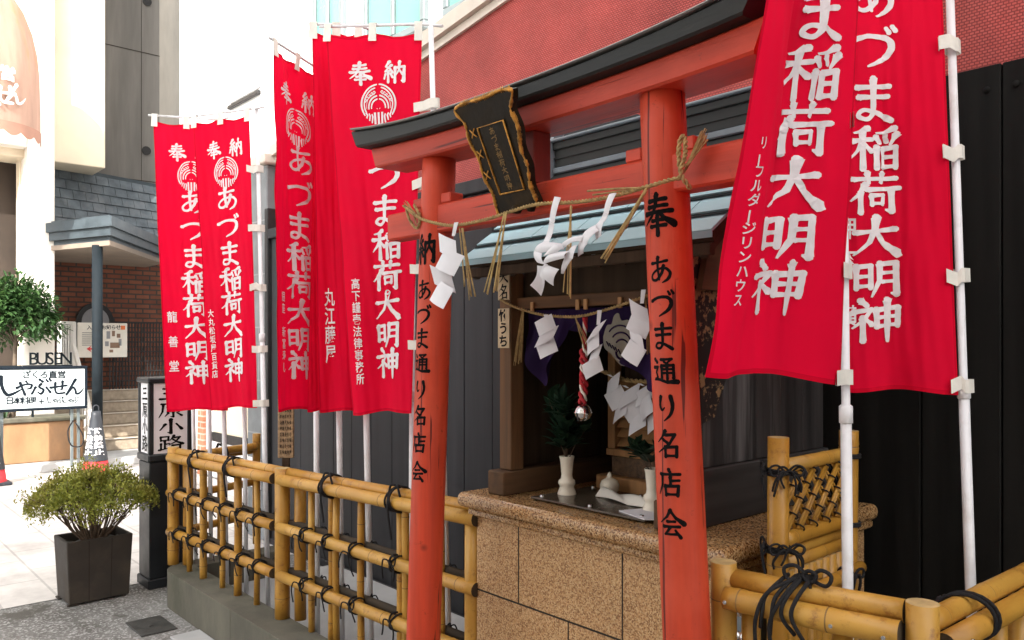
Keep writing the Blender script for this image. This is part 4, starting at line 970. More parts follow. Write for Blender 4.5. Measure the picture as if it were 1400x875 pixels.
# ================================================================== STONE PLINTH
PX0, PX1, PY0, PY1 = -2.222, -1.215, 1.812, 2.66
t = thing('stone_plinth', 'speckled brown granite plinth with a thick rounded slab under the small shrine', 'plinth', (-1.7, 2.2, 0))
b = MB(); b.box((PX0, PY0, 0), (PX1, PY1, .965), 0, .004); pb = b.build('body', 'granite', t)
b = MB()
def jx_(px): return aty(px, 700, PY0).x
zj = aty(655, 806, PY0).z
for (xa, xb, za, zz) in ((PX0, PX1, zj - .003, zj + .003), (jx_(709) - .0025, jx_(709) + .0025, zj + .003, .965), (jx_(851) - .0025, jx_(851) + .0025, 0, .965), (jx_(777) - .0025, jx_(777) + .0025, 0, zj - .003)):
    b.box((xa, PY0 - .0008, za), (xb, PY0 + .002, zz), 0, 0)
for z in (zj,): b.box((PX1 - .002, PY0, z - .003), (PX1 + .0008, PY1, z + .003), 0, 0); b.box((PX0 - .0008, PY0, z - .003), (PX0 + .002, PY1, z + .003), 0, 0)
b.build('joint_lines', 'joint', pb)
b = MB(); b.box((-2.284, 1.765, .968), (-1.172, 2.68, 1.02), 0, 0); o = b.build('slab', 'granite_slab', t); m = o.modifiers.new('bevel', 'BEVEL'); m.width = .022; m.segments = 5; m.limit_method = 'ANGLE'
b = MB(); b.box((-2.245, 1.79, .940), (-1.19, 2.67, .9675), 0, .006); b.build('cornice', 'granite_slab', t)
t = thing('metal_cabinet', 'grey metal cabinet with two round chrome knobs behind the right fence corner', 'cabinet', (-1.16, 1.9, .3))
b = MB(); b.box((PX1 + .002, 1.83, .30), (-1.135, 2.10, .90), 0, .006); b.build('body', 'cabinet', t)
for px, py in ((1004, 830), (1010, 868)):
    c = atx(px, py, -1.135); b = MB(); b.lathe([(.0001, .034), (.017, .032), (.021, .024), (.019, .014), (.010, .008), (.012, 0)], (0, 0, 0), 18); b.v = [c + Vector((v.z, v.x, v.y)) for v in b.v]; b.build('knob', 'chrome', t)

# ================================================================== SHRINE HOUSE
SX0, SX1 = -2.18, -1.37; ZS = 1.021
t = thing('shrine_house', 'small weathered wooden shrine with a pale blue copper roof on the granite plinth', 'shrine', (-1.77, 2.2, ZS))
for x0 in (SX0, SX1 - .075):
    b = MB(); b.box((x0, 1.83, ZS), (x0 + .085, 2.64, ZS + .082), 0, .004); b.build('sill', 'oldwood_y', t)
b = MB(); b.box((SX0 + .086, 2.50, ZS), (SX1 - .076, 2.60, ZS + .08), 0, .004); b.build('sill', 'oldwood_x', t)
for x0 in (SX0 + .012, SX1 - .07):
    for y0_ in (1.875, 2.56): b = MB(); b.box((x0, y0_, ZS + .083), (x0 + .062, y0_ + .062, 1.80), 0, .003); b.build('post', 'oldwood', t)
b = MB(); n = 6
for k in range(n):
    ya, yb = lerp(1.80, 2.66, k / n), lerp(1.80, 2.66, (k + 1) / n); b.box((SX1 - .006, ya + .001, ZS + .17), (SX1 + .012, yb - .001, 1.86), 0, .002)
b.build('side_wall', 'greywood', t)
b = MB(); b.box((SX1 - .005, 1.80, ZS), (SX1 + .022, 2.68, ZS + .168), 0, .004); b.build('side_wall_rail', 'greywood_h', t)
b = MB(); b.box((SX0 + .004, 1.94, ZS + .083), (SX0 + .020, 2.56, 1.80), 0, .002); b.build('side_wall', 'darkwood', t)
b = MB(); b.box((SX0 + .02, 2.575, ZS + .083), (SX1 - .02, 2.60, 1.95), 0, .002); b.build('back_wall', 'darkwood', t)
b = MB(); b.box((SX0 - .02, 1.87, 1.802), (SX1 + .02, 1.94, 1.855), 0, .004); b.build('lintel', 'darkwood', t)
b = MB(); b.box((SX0 + .076, 1.90, 1.672), (SX1 - .072, 1.93, 1.712), 0, .003); hb = b.build('curtain_beam', 'oldwood_x', t)
for px in (700, 728, 790, 801, 848):
    q = aty(px, 398, 1.895); b = MB(); b.box((q.x - .008, 1.890, 1.660), (q.x + .008, 1.8985, 1.694), 0, .002); b.build('peg', 'plainwood', hb)
b = MB(); b.box((SX0 + .08, 1.932, 1.715), (SX1 - .02, 1.945, 1.86), 0, 0); b.build('shade_panel', 'darkwood', t)  # dark panel added for the shade in the opening above the curtain beam
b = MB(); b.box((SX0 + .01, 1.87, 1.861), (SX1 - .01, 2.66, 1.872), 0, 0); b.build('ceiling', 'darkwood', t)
# roof
EX0, EX1 = -2.235, -1.19; RY, RZ = 2.235, 2.215; EY, EZ = 1.75, 1.835
nrm = Vector((0, -(RZ - EZ), RY - EY)).normalized(); dn = Vector((0, RY - EY, RZ - EZ))
b = MB(); sm_ = MB(); nc = 6
for k in range(nc):
    f0, f1 = k / nc, (k + 1) / nc; a_ = Vector((0, EY, EZ)) + dn * f0; c_ = Vector((0, EY, EZ)) + dn * f1
    ns = 5; off = .12 * (k % 2)
    xs = [EX0] + [EX0 + (EX1 - EX0) * (j + off * 3) / ns for j in range(1, ns)] + [EX1]
    for j in range(len(xs) - 1):
        xa, xb = xs[j] + (.002 if j else 0), xs[j + 1] - .002
        b.prism([Vector((xa, 0, 0)) + a_ + nrm * .010, Vector((xb, 0, 0)) + a_ + nrm * .010, Vector((xb, 0, 0)) + c_ + nrm * .003, Vector((xa, 0, 0)) + c_ + nrm * .003], -nrm * .008, 0)
    if k: sm_.prism([Vector((EX0, 0, 0)) + a_ + nrm * .0035 - dn * .001, Vector((EX1, 0, 0)) + a_ + nrm * .0035 - dn * .001, Vector((EX1, 0, 0)) + a_ + nrm * .0035 - dn * .034 + nrm * .0035, Vector((EX0, 0, 0)) + a_ + nrm * .0035 - dn * .034 + nrm * .0035], nrm * .0015, 0)
b.prism([(EX0, EY - .004, EZ - .012), (EX1, EY - .004, EZ - .012), (EX1, EY - .004, EZ + .010), (EX0, EY - .004, EZ + .010)], (0, .003, 0))
rf = b.build('roof', 'copper_roof', t); sm_.build('roof_seams', 'roof_seam', rf)
b = MB(); d2 = Vector((0, 2.70 - RY, -.36))
b.prism([Vector((EX0, RY, RZ)), Vector((EX1, RY, RZ)), Vector((EX1, RY, RZ)) + d2, Vector((EX0, RY, RZ)) + d2], (0, 0, -.01), 0); b.build('rear_slope', 'copper_roof', rf)
b = MB(); o3 = nrm * -.004
b.prism([Vector((EX0 + .01, EY + .006, EZ)) + o3, Vector((EX1 - .01, EY + .006, EZ)) + o3, Vector((EX1 - .01, RY, RZ)) + o3, Vector((EX0 + .01, RY, RZ)) + o3], -nrm * .02, 0)
b.box((EX0 + .012, EY + .008, EZ - .055), (EX1 - .012, EY + .03, EZ - .022), 0, .003)
for k in range(11):
    x = lerp(EX0 + .05, EX1 - .05, k / 10); b.prism([Vector((x - .012, EY + .035, EZ - .03)), Vector((x + .012, EY + .035, EZ - .03)), Vector((x + .012, RY, RZ - .04)), Vector((x - .012, RY, RZ - .04))], (0, 0, -.03), 0)
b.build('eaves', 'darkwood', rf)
# boxed ridge with a rounded metal end
b = MB(); b.box((EX0 + .005, RY - .055, RZ - .012), (EX1 - .005, RY + .055, RZ + .012), 0, .004)
b.box((EX0 - .02, RY - .065, RZ + .110), (EX1 + .02, RY + .065, RZ + .122), 0, .004); rd = b.build('ridge_flashing', 'flashing', rf)
b = MB(); b.box((EX0 + .03, RY - .045, RZ + .013), (EX1 - .03, RY + .045, RZ + .109), 0, .003); b.box((EX0 + .02, RY - .054, RZ + .08), (EX1 - .02, RY + .054, RZ + .108), 0, .003); b.box((EX0 + .02, RY - .05, RZ + .045), (EX1 - .02, RY + .05, RZ + .051), 0, 0); b.prism([Vector((EX0 + .004, EY, EZ)) + dn * .80 + nrm * .013, Vector((EX1 - .004, EY, EZ)) + dn * .80 + nrm * .013, Vector((EX1 - .004, EY, EZ)) + dn * .985 + nrm * .013, Vector((EX0 + .004, EY, EZ)) + dn * .985 + nrm * .013], nrm * .004, 0); b.build('ridge_box', 'kasagi_black', rf)
for ex, s in ((EX0, -1), (EX1, 1)):
    b = MB(); pr = [(ex + s * .022, RY - .085, RZ - .03)] + [(ex + s * .022, RY - .080 * cos(a), RZ + .065 + .085 * sin(a)) for a in [pi * k / 12 for k in range(13)]] + [(ex + s * .022, RY + .085, RZ - .03)]
    b.prism(pr, (-s * .05, 0, 0)); b.tube([(ex + s * .03, RY - .062 * cos(a), RZ + .065 + .066 * sin(a)) for a in [pi * k / 12 for k in range(13)]], .008, 6)
    b.build('ridge_end', 'flashing', rf)
# name strips and stickers on the left post
xq = SX0 + .012; b = MB(); b.box((xq - .001, 1.868, 1.535), (xq + .060, 1.8735, 1.675), 0, .001); st_ = b.build('name_strip', 'label_paper', t)
b = MB(); mp = plane_map((xq + .030, 1.868, 1.605), (1, 0, 0), (0, 0, -1), (0, -1, 0))
for k, ch in enumerate('竹うち'): put(b, ch, mp, 0, -.045 + k * .045, .05, .045, 0, .001, .03)
b.build('lettering', 'sumi', st_)
b = MB(); b.box((xq - .001, 1.868, 1.705), (xq + .060, 1.8735, 1.80), 0, .001); st_ = b.build('name_strip', 'label_paper', t)
b = MB(); mp = plane_map((xq + .030, 1.868, 1.735), (1, 0, 0), (0, 0, -1), (0, -1, 0)); put(b, '名', mp, 0, 0, .05, .05, 0, .001); put(b, '大', mp, 0, -.05, .05, .04, 0, .001); b.build('lettering', 'sumi', st_)
b = MB()
for (px, py, w_) in ((787, 354, .05), (808, 352, .03), (770, 357, .02)):
    q = aty(px, py, 1.865); b.box((q.x - w_ / 2, 1.866, 1.815), (q.x + w_ / 2, 1.8685, 1.845), 0, 0)
b.build('sticker', 'map_grey', t)
# paper slips pasted on the inner back wall
b = MB(); r2 = random.Random(5)
for k in range(15):
    x = r2.uniform(SX0 + .10, SX0 + .36); z = r2.uniform(1.2, 1.55); b.box((x, 2.571, z), (x + .018, 2.574, z + r2.uniform(.03, .07)), 0, 0)
b.build('paper_slips', 'map_grey', t)
# gilded carved board under the right eaves
b = MB(); b.prism([(SX1 + .024, 1.80, 1.30), (SX1 + .024, 1.96, 1.34), (SX1 + .024, 2.1, 1.60), (SX1 + .024, 2.16, 1.80), (SX1 + .024, 1.80, 1.80)], (.02, 0, 0)); b.build('carved_board', 'carved_gilt', t)
b = MB(); b.prism([(SX1 + .05, 1.86, 1.70), (SX1 + .05, 2.3, 1.70), (SX1 + .05, 2.3, 1.95), (SX1 + .05, 1.9, 1.84)], (.02, 0, 0)); b.build('gable_board', 'oldwood_y', t)
# ================================================================== TORII
TY = 1.565
def pxl(z): return -2.143 + .056 * (z - 1.55)
def pxr(z): return -1.174 - .056 * (z - 1.55)
t = thing('torii_gate', 'vermilion wooden torii gate with a black cap beam and black brush writing on both pillars', 'torii gate', (-1.66, TY, 0))
def pillar(fx, r0, r1, chars):
    b = MB(); n = 24; sg = 40
    b.tube([(fx(z), TY, z) for z in [.0 + 2.15 * k / n for k in range(n + 1)]], [lerp(r0, r1, k / n) for k in range(n + 1)], sg)
    po = b.build('pillar', 'vermilion', t)
    b = MB()
    for ch, z, w, h in chars:
        def mp(u, v, off):
            zz = z - v; rr = lerp(r0, r1, zz / 2.15) + off; a = radians(-90 + 11) + u / rr
            return Vector((fx(zz) + rr * cos(a), TY + rr * sin(a), zz))
        put(b, ch, mp, 0, 0, w, h, 0, .0006, wt=1.36)
    b.build('lettering', 'sumi', po)
    b = MB(); b.lathe([(r0 + .022, 0), (r0 + .022, .05), (r0 + .012, .062), (r0 - .001, .062)], (fx(.03), TY, .001), 30); b.build('footing', 'kasagi_black', t)
zs = (1.855, 1.723, 1.643, 1.567, 1.488, 1.400, 1.318, 1.228, 1.135)
pillar(pxl, .0575, .0545, [(c, z, .078 if k == 0 else .062, .092 if k == 0 else .062) for k, (c, z) in enumerate(zip('納あづま通り名店会', zs))])
pillar(pxr, .0575, .0545, [(c, z, .080 if k == 0 else .062, .094 if k == 0 else .062) for k, (c, z) in enumerate(zip('奉あづま通り名店会', zs))])
def beam(x0, x1, y0, y1, zlo, zhi, name, mat, slant=0, n=24, bev=.006):
    """loft along X; zlo/zhi are functions of x; the ends are cut at a slant"""
    b = MB(); V = []
    for i in range(n + 1):
        f = i / n; ring = []
        for (y, zf, top) in ((y0 + bev, zlo, 0), (y1 - bev, zlo, 0), (y1, lambda x: zlo(x) + bev, .1), (y1, lambda x: zhi(x) - bev, .9), (y1 - bev, zhi, 1), (y0 + bev, zhi, 1), (y0, lambda x: zhi(x) - bev, .9), (y0, lambda x: zlo(x) + bev, .1)):
            x = lerp(x0 - slant * (top - .5), x1 + slant * (top - .5), f); ring.append(Vector((x, y, zf(x))))
        V.append(ring)
    vs = [p for r_ in V for p in r_]; fs = []
    for i in range(n):
        for k in range(8): k2 = (k + 1) % 8; fs.append([i * 8 + k, i * 8 + k2, (i + 1) * 8 + k2, (i + 1) * 8 + k])
    fs.append(list(range(8))[::-1]); fs.append([n * 8 + k for k in range(8)]); b.add(vs, fs); return b.build(name, mat, t)
mx = -1.66
KL_, KR_ = -2.47, -.906
sori = lambda x: .046 * (abs(x - mx) / .81) ** 2.6
beam(-2.40, -.905, TY - .068, TY + .068, lambda x: 2.145 + .4 * sori(x), lambda x: 2.2085 + .6 * sori(x), 'under_beam', 'vermilion_beam', .03)
beam(KL_, KR_, TY - .105, TY + .105, lambda x: 2.210 + .6 * sori(x), lambda x: 2.2505 + sori(x), 'cap_beam', 'kasagi_black', .035)
beam(KL_ - .012, KR_ + .004, TY - .112, TY + .112, lambda x: 2.252 + sori(x), lambda x: 2.2595 + sori(x), 'cap_trim', 'lead_trim', .01, bev=.003)
beam(-2.365, -.915, TY - .032, TY + .032, lambda x: 1.907, lambda x: 1.997, 'tie_beam', 'vermilion_beam', 0, 4)
b = MB(); b.box((mx - .045, TY - .034, 1.998), (mx + .036, TY + .034, 2.146), 0, .004); b.build('strut', 'red_dark', t)
for fx, s in ((pxl, 1), (pxl, -1), (pxr, -1), (pxr, 1)):
    x = fx(2.0) + s * .052
    b = MB(); b.box((min(x, x + s * .05), TY - .027, 1.998), (max(x, x + s * .05), TY + .027, 2.03), 0, .003); b.build('wedge', 'vermilion_beam', t)

# ---------------------------------------------------------------- plaque hung on the torii, leaning forward
Pb = Vector((-1.66, 1.523, 1.930)); Pt = Vector((-1.66, 1.392, 2.212)); pv_ = (Pt - Pb); PH = pv_.length; pu = pv_.normalized(); px_ = Vector((1, 0, 0)); pn_ = px_.cross(pu); pn_ = pn_ if pn_.y < 0 else -pn_
def PQ(x, y, off=0): return Pb + px_ * x + pu * y + pn_ * off         # plaque coordinates: metres across, up, out
t = thing('shrine_plaque', 'black and gold framed plaque leaning forward between the torii beams', 'plaque', Pb)
def half(y):                                                         # wavy outline, wider at the top
    f = y / PH; return lerp(.080, .108, f) + .005 * sin(f * 19 + 1) + (.010 if f > .9 else 0)
b = MB(); n = 28; L_ = [(-half(PH * k / n), PH * k / n) for k in range(n + 1)]; R_ = [(half(PH * k / n), PH * k / n) for k in range(n, -1, -1)]
top = [(lerp(-half(PH), half(PH), k / 10), PH + .008 * abs(sin(k * pi / 3.3))) for k in range(1, 10)]
out = L_ + top + R_
b.prism([PQ(x, y, 0) for x, y in out], pn_ * .022); b.build('board', 'plaque_black', t)
b = MB()                                                             # carved gilt rim
rim = catmull([PQ(x * .965, y, .022) for x, y in out[::2]], 4); b.tube(rim, [.0040 + .0016 * sin(i * 1.1) + .001 * sin(i * 2.9) for i in range(len(rim))], 6)
r3 = random.Random(8)
for i in range(4, len(rim) - 4):
    if sin(i * .21) + .5 * sin(i * .53) < -.25: continue
    tg = (rim[i + 1] - rim[i - 1]).normalized(); cr2 = tg.cross(pn_).normalized(); L2 = r3.uniform(.006, .011)
    for e in (0, .5): c = rim[i].lerp(rim[i + 1], e); b.tube([c - cr2 * L2 + pn_ * -.002, c + pn_ * .0035, c + cr2 * L2 * .8 + pn_ * -.001], [.0008, .0017, .0008], 5)
b.build('carved_rim', 'gold', t)
b = MB(); fx0, fx1, fy0, fy1 = -.045, .055, .055, .245
b.tube([PQ(fx0, fy0, .025), PQ(fx1, fy0, .025), PQ(fx1 + .004, fy1, .025), PQ(fx0 - .003, fy1, .025), PQ(fx0, fy0, .025)], .0030, 6, 0, False)
b.build('inner_frame', 'gold', t)
b = MB(); b.prism([PQ(fx0 + .004, fy0 + .004, .0225), PQ(fx1 - .004, fy0 + .004, .0225), PQ(fx1, fy1 - .004, .0225), PQ(fx0 + .001, fy1 - .004, .0225)], pn_ * .0015); ip = b.build('inner_panel', 'plaque_black', t)
b = MB(); mp = lambda u, v, off: PQ(.003 + u, .15 - v, .024 + off)
for k, ch in enumerate('あづま稲荷大明神'): put(b, ch, mp, 0, -.077 + k * .022, .022, .019, 0, .0006)
b.build('lettering', 'gold_dim', ip)
b = MB()
for fy in (.115, .175, .235):                                        # small gilt cross ties
    for (x, s) in ((-.072, 1),):
        for e in (-1, 1): b.tube(catmull([PQ(x - .010, fy - e * .011, .024), PQ(x - .002, fy - e * .003, .026), PQ(x + .004, fy + e * .004, .026), PQ(x + .010, fy + e * .012, .024)], 4), .0018, 6)
b.build('gilt_ties', 'gold', t)
b = MB(); b.lathe([(.0001, -.012), (.012, -.010), (.017, 0), (.012, .010), (.0001, .012)], PQ(-.005, .004, .02), 12); b.lathe([(.0001, -.010), (.010, -.008), (.013, 0), (.010, .008), (.0001, .010)], PQ(.052, .000, .02), 12); b.build('foot_boss', 'plaque_black', t)
b = MB(); b.tube([PQ(.02, PH * .92, -.001), Vector((-1.64, TY - .108, 2.25))], .004, 6); b.tube([PQ(0, .03, -.001), Vector((-1.66, TY - .03, 1.965))], .01, 6); b.build('hanger', 'iron', t)

# ================================================================== ROPES AND PAPER
def rope(b, path, r, twist=90, strands=2, seg=6):
    path = [Vector(p) for p in path]; D = [0]
    for i in range(1, len(path)): D.append(D[-1] + (path[i] - path[i - 1]).length)
    n = int(D[-1] / .004); fine = []; j = 0
    for k in range(n + 1):
        d = D[-1] * k / n
        while j < len(D) - 2 and D[j + 1] < d: j += 1
        f = (d - D[j]) / max(1e-9, D[j + 1] - D[j]); fine.append(path[j].lerp(path[j + 1], f))
    for s in range(strands):
        pts = []
        for k, p in enumerate(fine):
            tg = (fine[min(k + 1, n)] - fine[max(k - 1, 0)]).normalized(); u = tg.cross(UP); u = u.normalized() if u.length > .1 else Vector((1, 0, 0)); w = tg.cross(u)
            a = D[-1] * k / n * twist + s * 2 * pi / strands; pts.append(p + (u * cos(a) + w * sin(a)) * r * .5)
        b.tube(pts, [r * .56 * (1 + .08 * sin(k * .9)) for k in range(len(pts))], seg)
    return fine
def straws(b, top, bot, n, rnd, spread=.012, r=.0014):
    top, bot = Vector(top), Vector(bot)
    for k in range(n):
        e = bot + Vector((rnd.gauss(0, spread), rnd.gauss(0, spread), rnd.uniform(0, .02))); m_ = top.lerp(e, .5) + rv(rnd) * spread * .4
        b.tube(catmull([top + rv(rnd) * .003, m_, e], 3), [r * rnd.uniform(.7, 1.5)] * 7, 4)
RYY = 1.487
opath = catmull([aty(x, y, Y) for x, y, Y in ((552, 281, 1.515), (572, 297, 1.50), (596, 305, 1.49), (622, 308, RYY), (664, 300, RYY), (698, 289, RYY), (735, 279, 1.482), (790, 276, RYY), (834, 269, RYY), (882, 256, RYY), (912, 247, 1.492), (930, 243, 1.498))], 8)
rnd = random.Random(9)
t = thing('straw_rope', 'twisted straw rope strung across the torii pillars below the plaque, with hanging straw tufts', 'rope', aty(735, 279, RYY))
b = MB(); rope(b, opath, .0056, 260); b.build('rope', 'straw', t)
b = MB()                                                             # knot round the right pillar
kz = aty(932, 240, 1.5).z
for k in range(0):
    pts = [Vector((pxr(kz) + (.066) * cos(a), TY + .066 * sin(a), kz + k * .02 + .022 * sin(a * 2 + k))) for a in [2 * pi * j / 30 for j in range(31)]]; rope(b, pts, .0060, 200)
kp = [aty(x, y, Y) for x, y, Y in ((932, 243, 1.497), (928, 215, 1.490), (930, 192, 1.495), (936, 187, 1.505), (937, 210, 1.492), (931, 236, 1.486), (938, 250, 1.492), (944, 258, 1.505))]; rope(b, catmull(kp, 6), .0060, 240)
straws(b, aty(936, 235, 1.495), aty(961, 188, 1.51), 18, rnd, .007, .0011); straws(b, aty(938, 228, 1.492), aty(962, 195, 1.50), 10, rnd, .008, .0015)
b.build('knot', 'straw', t)
b = MB()                                                             # knot at the left end of the tie beam
kp = [aty(x, y, Y) for x, y, Y in ((574, 298, 1.50), (564, 290, 1.50), (556, 284, 1.515), (560, 300, 1.512), (570, 312, 1.512), (574, 296, 1.505), (566, 280, 1.512))]; rope(b, catmull(kp, 6), .0054, 240)
straws(b, aty(566, 290, 1.505), aty(569, 308, 1.51), 5, rnd, .005, .001); straws(b, aty(566, 290, 1.505), aty(555, 279, 1.512), 6, rnd, .004, .001)
b.build('knot', 'straw', t)
for (x0, y0_, x1, y1, n, m_) in ((690, 292, 664, 405, 4, 'straw_pale'), (692, 291, 674, 400, 3, 'straw_pale'), (781, 282, 777, 410, 7, 'straw_pale'), (884, 258, 826, 360, 5, 'straw_pale'), (882, 262, 852, 325, 3, 'straw'), (632, 312, 646, 412, 4, 'straw'), (628, 312, 636, 400, 2, 'straw'), (880, 256, 806, 270, 2, 'straw')):
    b = MB(); straws(b, aty(x0, y0_, RYY - .004), aty(x1, y1, RYY - .01), n, rnd, .006, .0021 if n < 6 else .0019); b.build('straw_tuft', m_, t)

def shide(name, label, top, w, h, ang, seed, n=4, lean=(0, 0, 0), stem=.05, group='paper streamers', curl=0, first=1, slant=1, lat=.17):
    """folded zigzag paper: parallelogram flaps stepping to and fro on a narrow stem"""
    r_ = random.Random(seed); top = Vector(top); ax = Vector((cos(ang), sin(ang), 0)); nrm_ = Vector((sin(ang), -cos(ang), 0)); lean = Vector(lean)
    o = MB(); th = .0012; fh = (h - stem) / (n * .78 + .5)
    o.prism([top - ax * .008, top + ax * .008, top + ax * .006 - UP * stem + lean * .2, top - ax * .006 - UP * stem + lean * .2], nrm_ * th)
    c = top - UP * stem + lean * .2; s = first
    for k in range(n):
        tw = r_.uniform(-.3, .3); a2 = Vector((cos(ang + tw), sin(ang + tw), 0)); n2 = Vector((sin(ang + tw), -cos(ang + tw), 0))
        rise = UP * fh * .72; f = c + a2 * s * w * lat + n2 * .004 * (k % 2)
        p0 = f - a2 * w * .5 - rise * .5 * slant; p1 = f + a2 * w * .5 + rise * .5 * slant + n2 * .006
        dn_ = -UP * fh * .95 + a2 * w * .30 * -s + n2 * r_.uniform(-.008, .016) + lean * .2
        G = lambda u, v: p0.lerp(p1, u) + dn_ * v + n2 * (.006 * sin(u * pi) + curl * .03 * sin(v * 2 + u))
        i0 = len(o.v); o.grid(G, 5, 4, 0, True)
        g = o.v[i0:]; o.grid(lambda u, v: g[min(29, round(v * 4) * 6 + round(u * 5))] + n2 * th, 5, 4, 0, True)
        c = c - UP * fh * .78 + lean * .2; s = -s
    ob = o.build(name, 'paper'); recenter(ob, top); tag(ob, label, 'paper streamer', group); return ob
shide('paper_streamer', 'white zigzag paper streamer hanging from the outer rope in front of the left torii pillar', aty(624, 304, 1.478), .082, .265, .25, 3, 4, (-.06, -.01, 0), .04, slant=-.7, first=-1, lat=.30)
def zz(x, y): return 600 + x / 3.5, 240 + y / 3.5
def flaps(label, parts):
    o = MB()
    for Q_, bul in parts:
        c4 = [aty(*zz(x, y), Yv) for x, y, Yv in Q_]; nn = (c4[1] - c4[0]).cross(c4[3] - c4[0]).normalized(); nn = nn if nn.y < 0 else -nn
        G = lambda u, v, off=0: c4[0].lerp(c4[1], u).lerp(c4[3].lerp(c4[2], u), v) + nn * (bul * .35 * sin(u * pi) * .6 + bul * .5 * sin(v * pi) + off)
        o.grid(G, 8, 10); o.grid(lambda u, v: G(u, v, -.0012), 8, 10)
    ob = o.build('paper_streamer', 'paper'); recenter(ob, aty(*zz(*parts[0][0][0][:2]), 1.478)); tag(ob, label, 'paper streamer', 'paper streamers')
flaps('white paper streamer curling in the wind at the middle of the outer rope', [
    (((553, 100, 1.478), (583, 105, 1.478), (552, 228, 1.468), (528, 222, 1.470)), .006), (((528, 222, 1.470), (552, 228, 1.468), (522, 325, 1.455), (498, 318, 1.46)), -.008),
    (((498, 318, 1.46), (606, 328, 1.45), (600, 352, 1.43), (455, 378, 1.45)), .018), (((455, 360, 1.45), (492, 372, 1.44), (505, 425, 1.43), (470, 415, 1.45)), .010),
    (((500, 385, 1.44), (560, 325, 1.43), (600, 345, 1.425), (560, 372, 1.43)), .012), (((540, 368, 1.435), (622, 362, 1.43), (602, 394, 1.42), (498, 424, 1.435)), .014),
    (((470, 430, 1.45), (498, 432, 1.44), (488, 575, 1.47), (436, 525, 1.44)), -.016), (((518, 428, 1.44), (574, 448, 1.435), (548, 528, 1.45), (498, 488, 1.44)), .014), (((505, 420, 1.445), (520, 425, 1.44), (500, 500, 1.45), (484, 480, 1.45)), .004)])
flaps('white paper streamer blown sideways from the outer rope, close to the right pillar', [
    (((815, 88, 1.478), (850, 82, 1.478), (810, 185, 1.468), (788, 178, 1.470)), .006), (((788, 178, 1.470), (810, 185, 1.468), (782, 228, 1.462), (748, 238, 1.46)), -.006),
    (((750, 235, 1.462), (792, 212, 1.462), (776, 288, 1.45), (754, 308, 1.47)), .010), (((748, 236, 1.458), (765, 262, 1.45), (704, 332, 1.44), (680, 296, 1.45)), .012),
    (((680, 296, 1.452), (710, 325, 1.44), (690, 372, 1.45), (666, 388, 1.46)), .008), (((700, 285, 1.45), (680, 312, 1.44), (600, 345, 1.436), (590, 322, 1.44)), .014),
    (((662, 332, 1.442), (638, 338, 1.436), (598, 398, 1.44), (640, 398, 1.43)), .008), (((640, 394, 1.432), (600, 396, 1.44), (584, 468, 1.455), (596, 470, 1.455)), .006)])
# inner rope with tufts and paper
IY = 1.862
ipath = catmull([aty(x, y, Y) for x, y, Y in ((684, 409, 1.868), (705, 420, IY), (740, 430, IY), (775, 433, 1.858), (800, 431, 1.858), (830, 423, IY), (860, 413, IY), (892, 402, 1.872))], 8)
t = thing('straw_rope', 'inner straw rope sagging between the shrine posts in front of the purple curtain', 'rope', aty(775, 433, IY))
b = MB(); rope(b, ipath, .0052, 260); b.build('rope', 'straw', t)
for (x0, y0_, x1, y1) in ((714, 424, 704, 500), (716, 424, 710, 498), (787, 434, 800, 478), (882, 407, 887, 490)):
    b = MB(); straws(b, aty(x0, y0_, IY - .004), aty(x1, y1, IY - .008), 5, rnd, .006, .0016); b.build('straw_tuft', 'straw', t)
shide('paper_streamer', 'white zigzag paper streamer at the left of the inner rope, over the curtain fold', aty(746, 430, 1.852), .066, .150, .25, 5, 3, (.02, 0, 0), .012, 'paper streamers inside the shrine', slant=.8, first=-1)
shide('paper_streamer', 'white zigzag paper streamer in the middle of the inner rope, above the bell', aty(820, 424, 1.845), .058, .215, .15, 8, 4, (-.02, -.01, 0), .045, 'paper streamers inside the shrine', slant=.9)
shide('paper_streamer', 'white zigzag paper streamer at the right end of the inner rope, beside the pillar', aty(880, 396, 1.845), .068, .225, .1, 12, 4, (-.03, 0, 0), .04, 'paper streamers inside the shrine', slant=-.9, first=-1)
for k, (x, y, sd_, wh) in enumerate(((832, 512, 21, 'left'), (853, 527, 23, 'middle'), (874, 524, 22, 'right'))):
    shide('paper_streamer', 'dim zigzag paper streamer deep inside the shrine, %s one of the three under the curtain' % wh, aty(x, y, 2.12), .072, .17, .05, sd_, 3, (.09, 0, 0), .008, 'paper streamers inside the shrine')
t = thing('inner_rope', 'dark straw rope deep in the shrine from which three dim paper streamers hang', 'rope', aty(850, 510, 2.13))
b = MB(); rope(b, catmull([aty(x, y, 2.13) for x, y in ((795, 492), (830, 510), (860, 520), (905, 522))], 8), .008, 160); b.build('rope', 'straw', t)
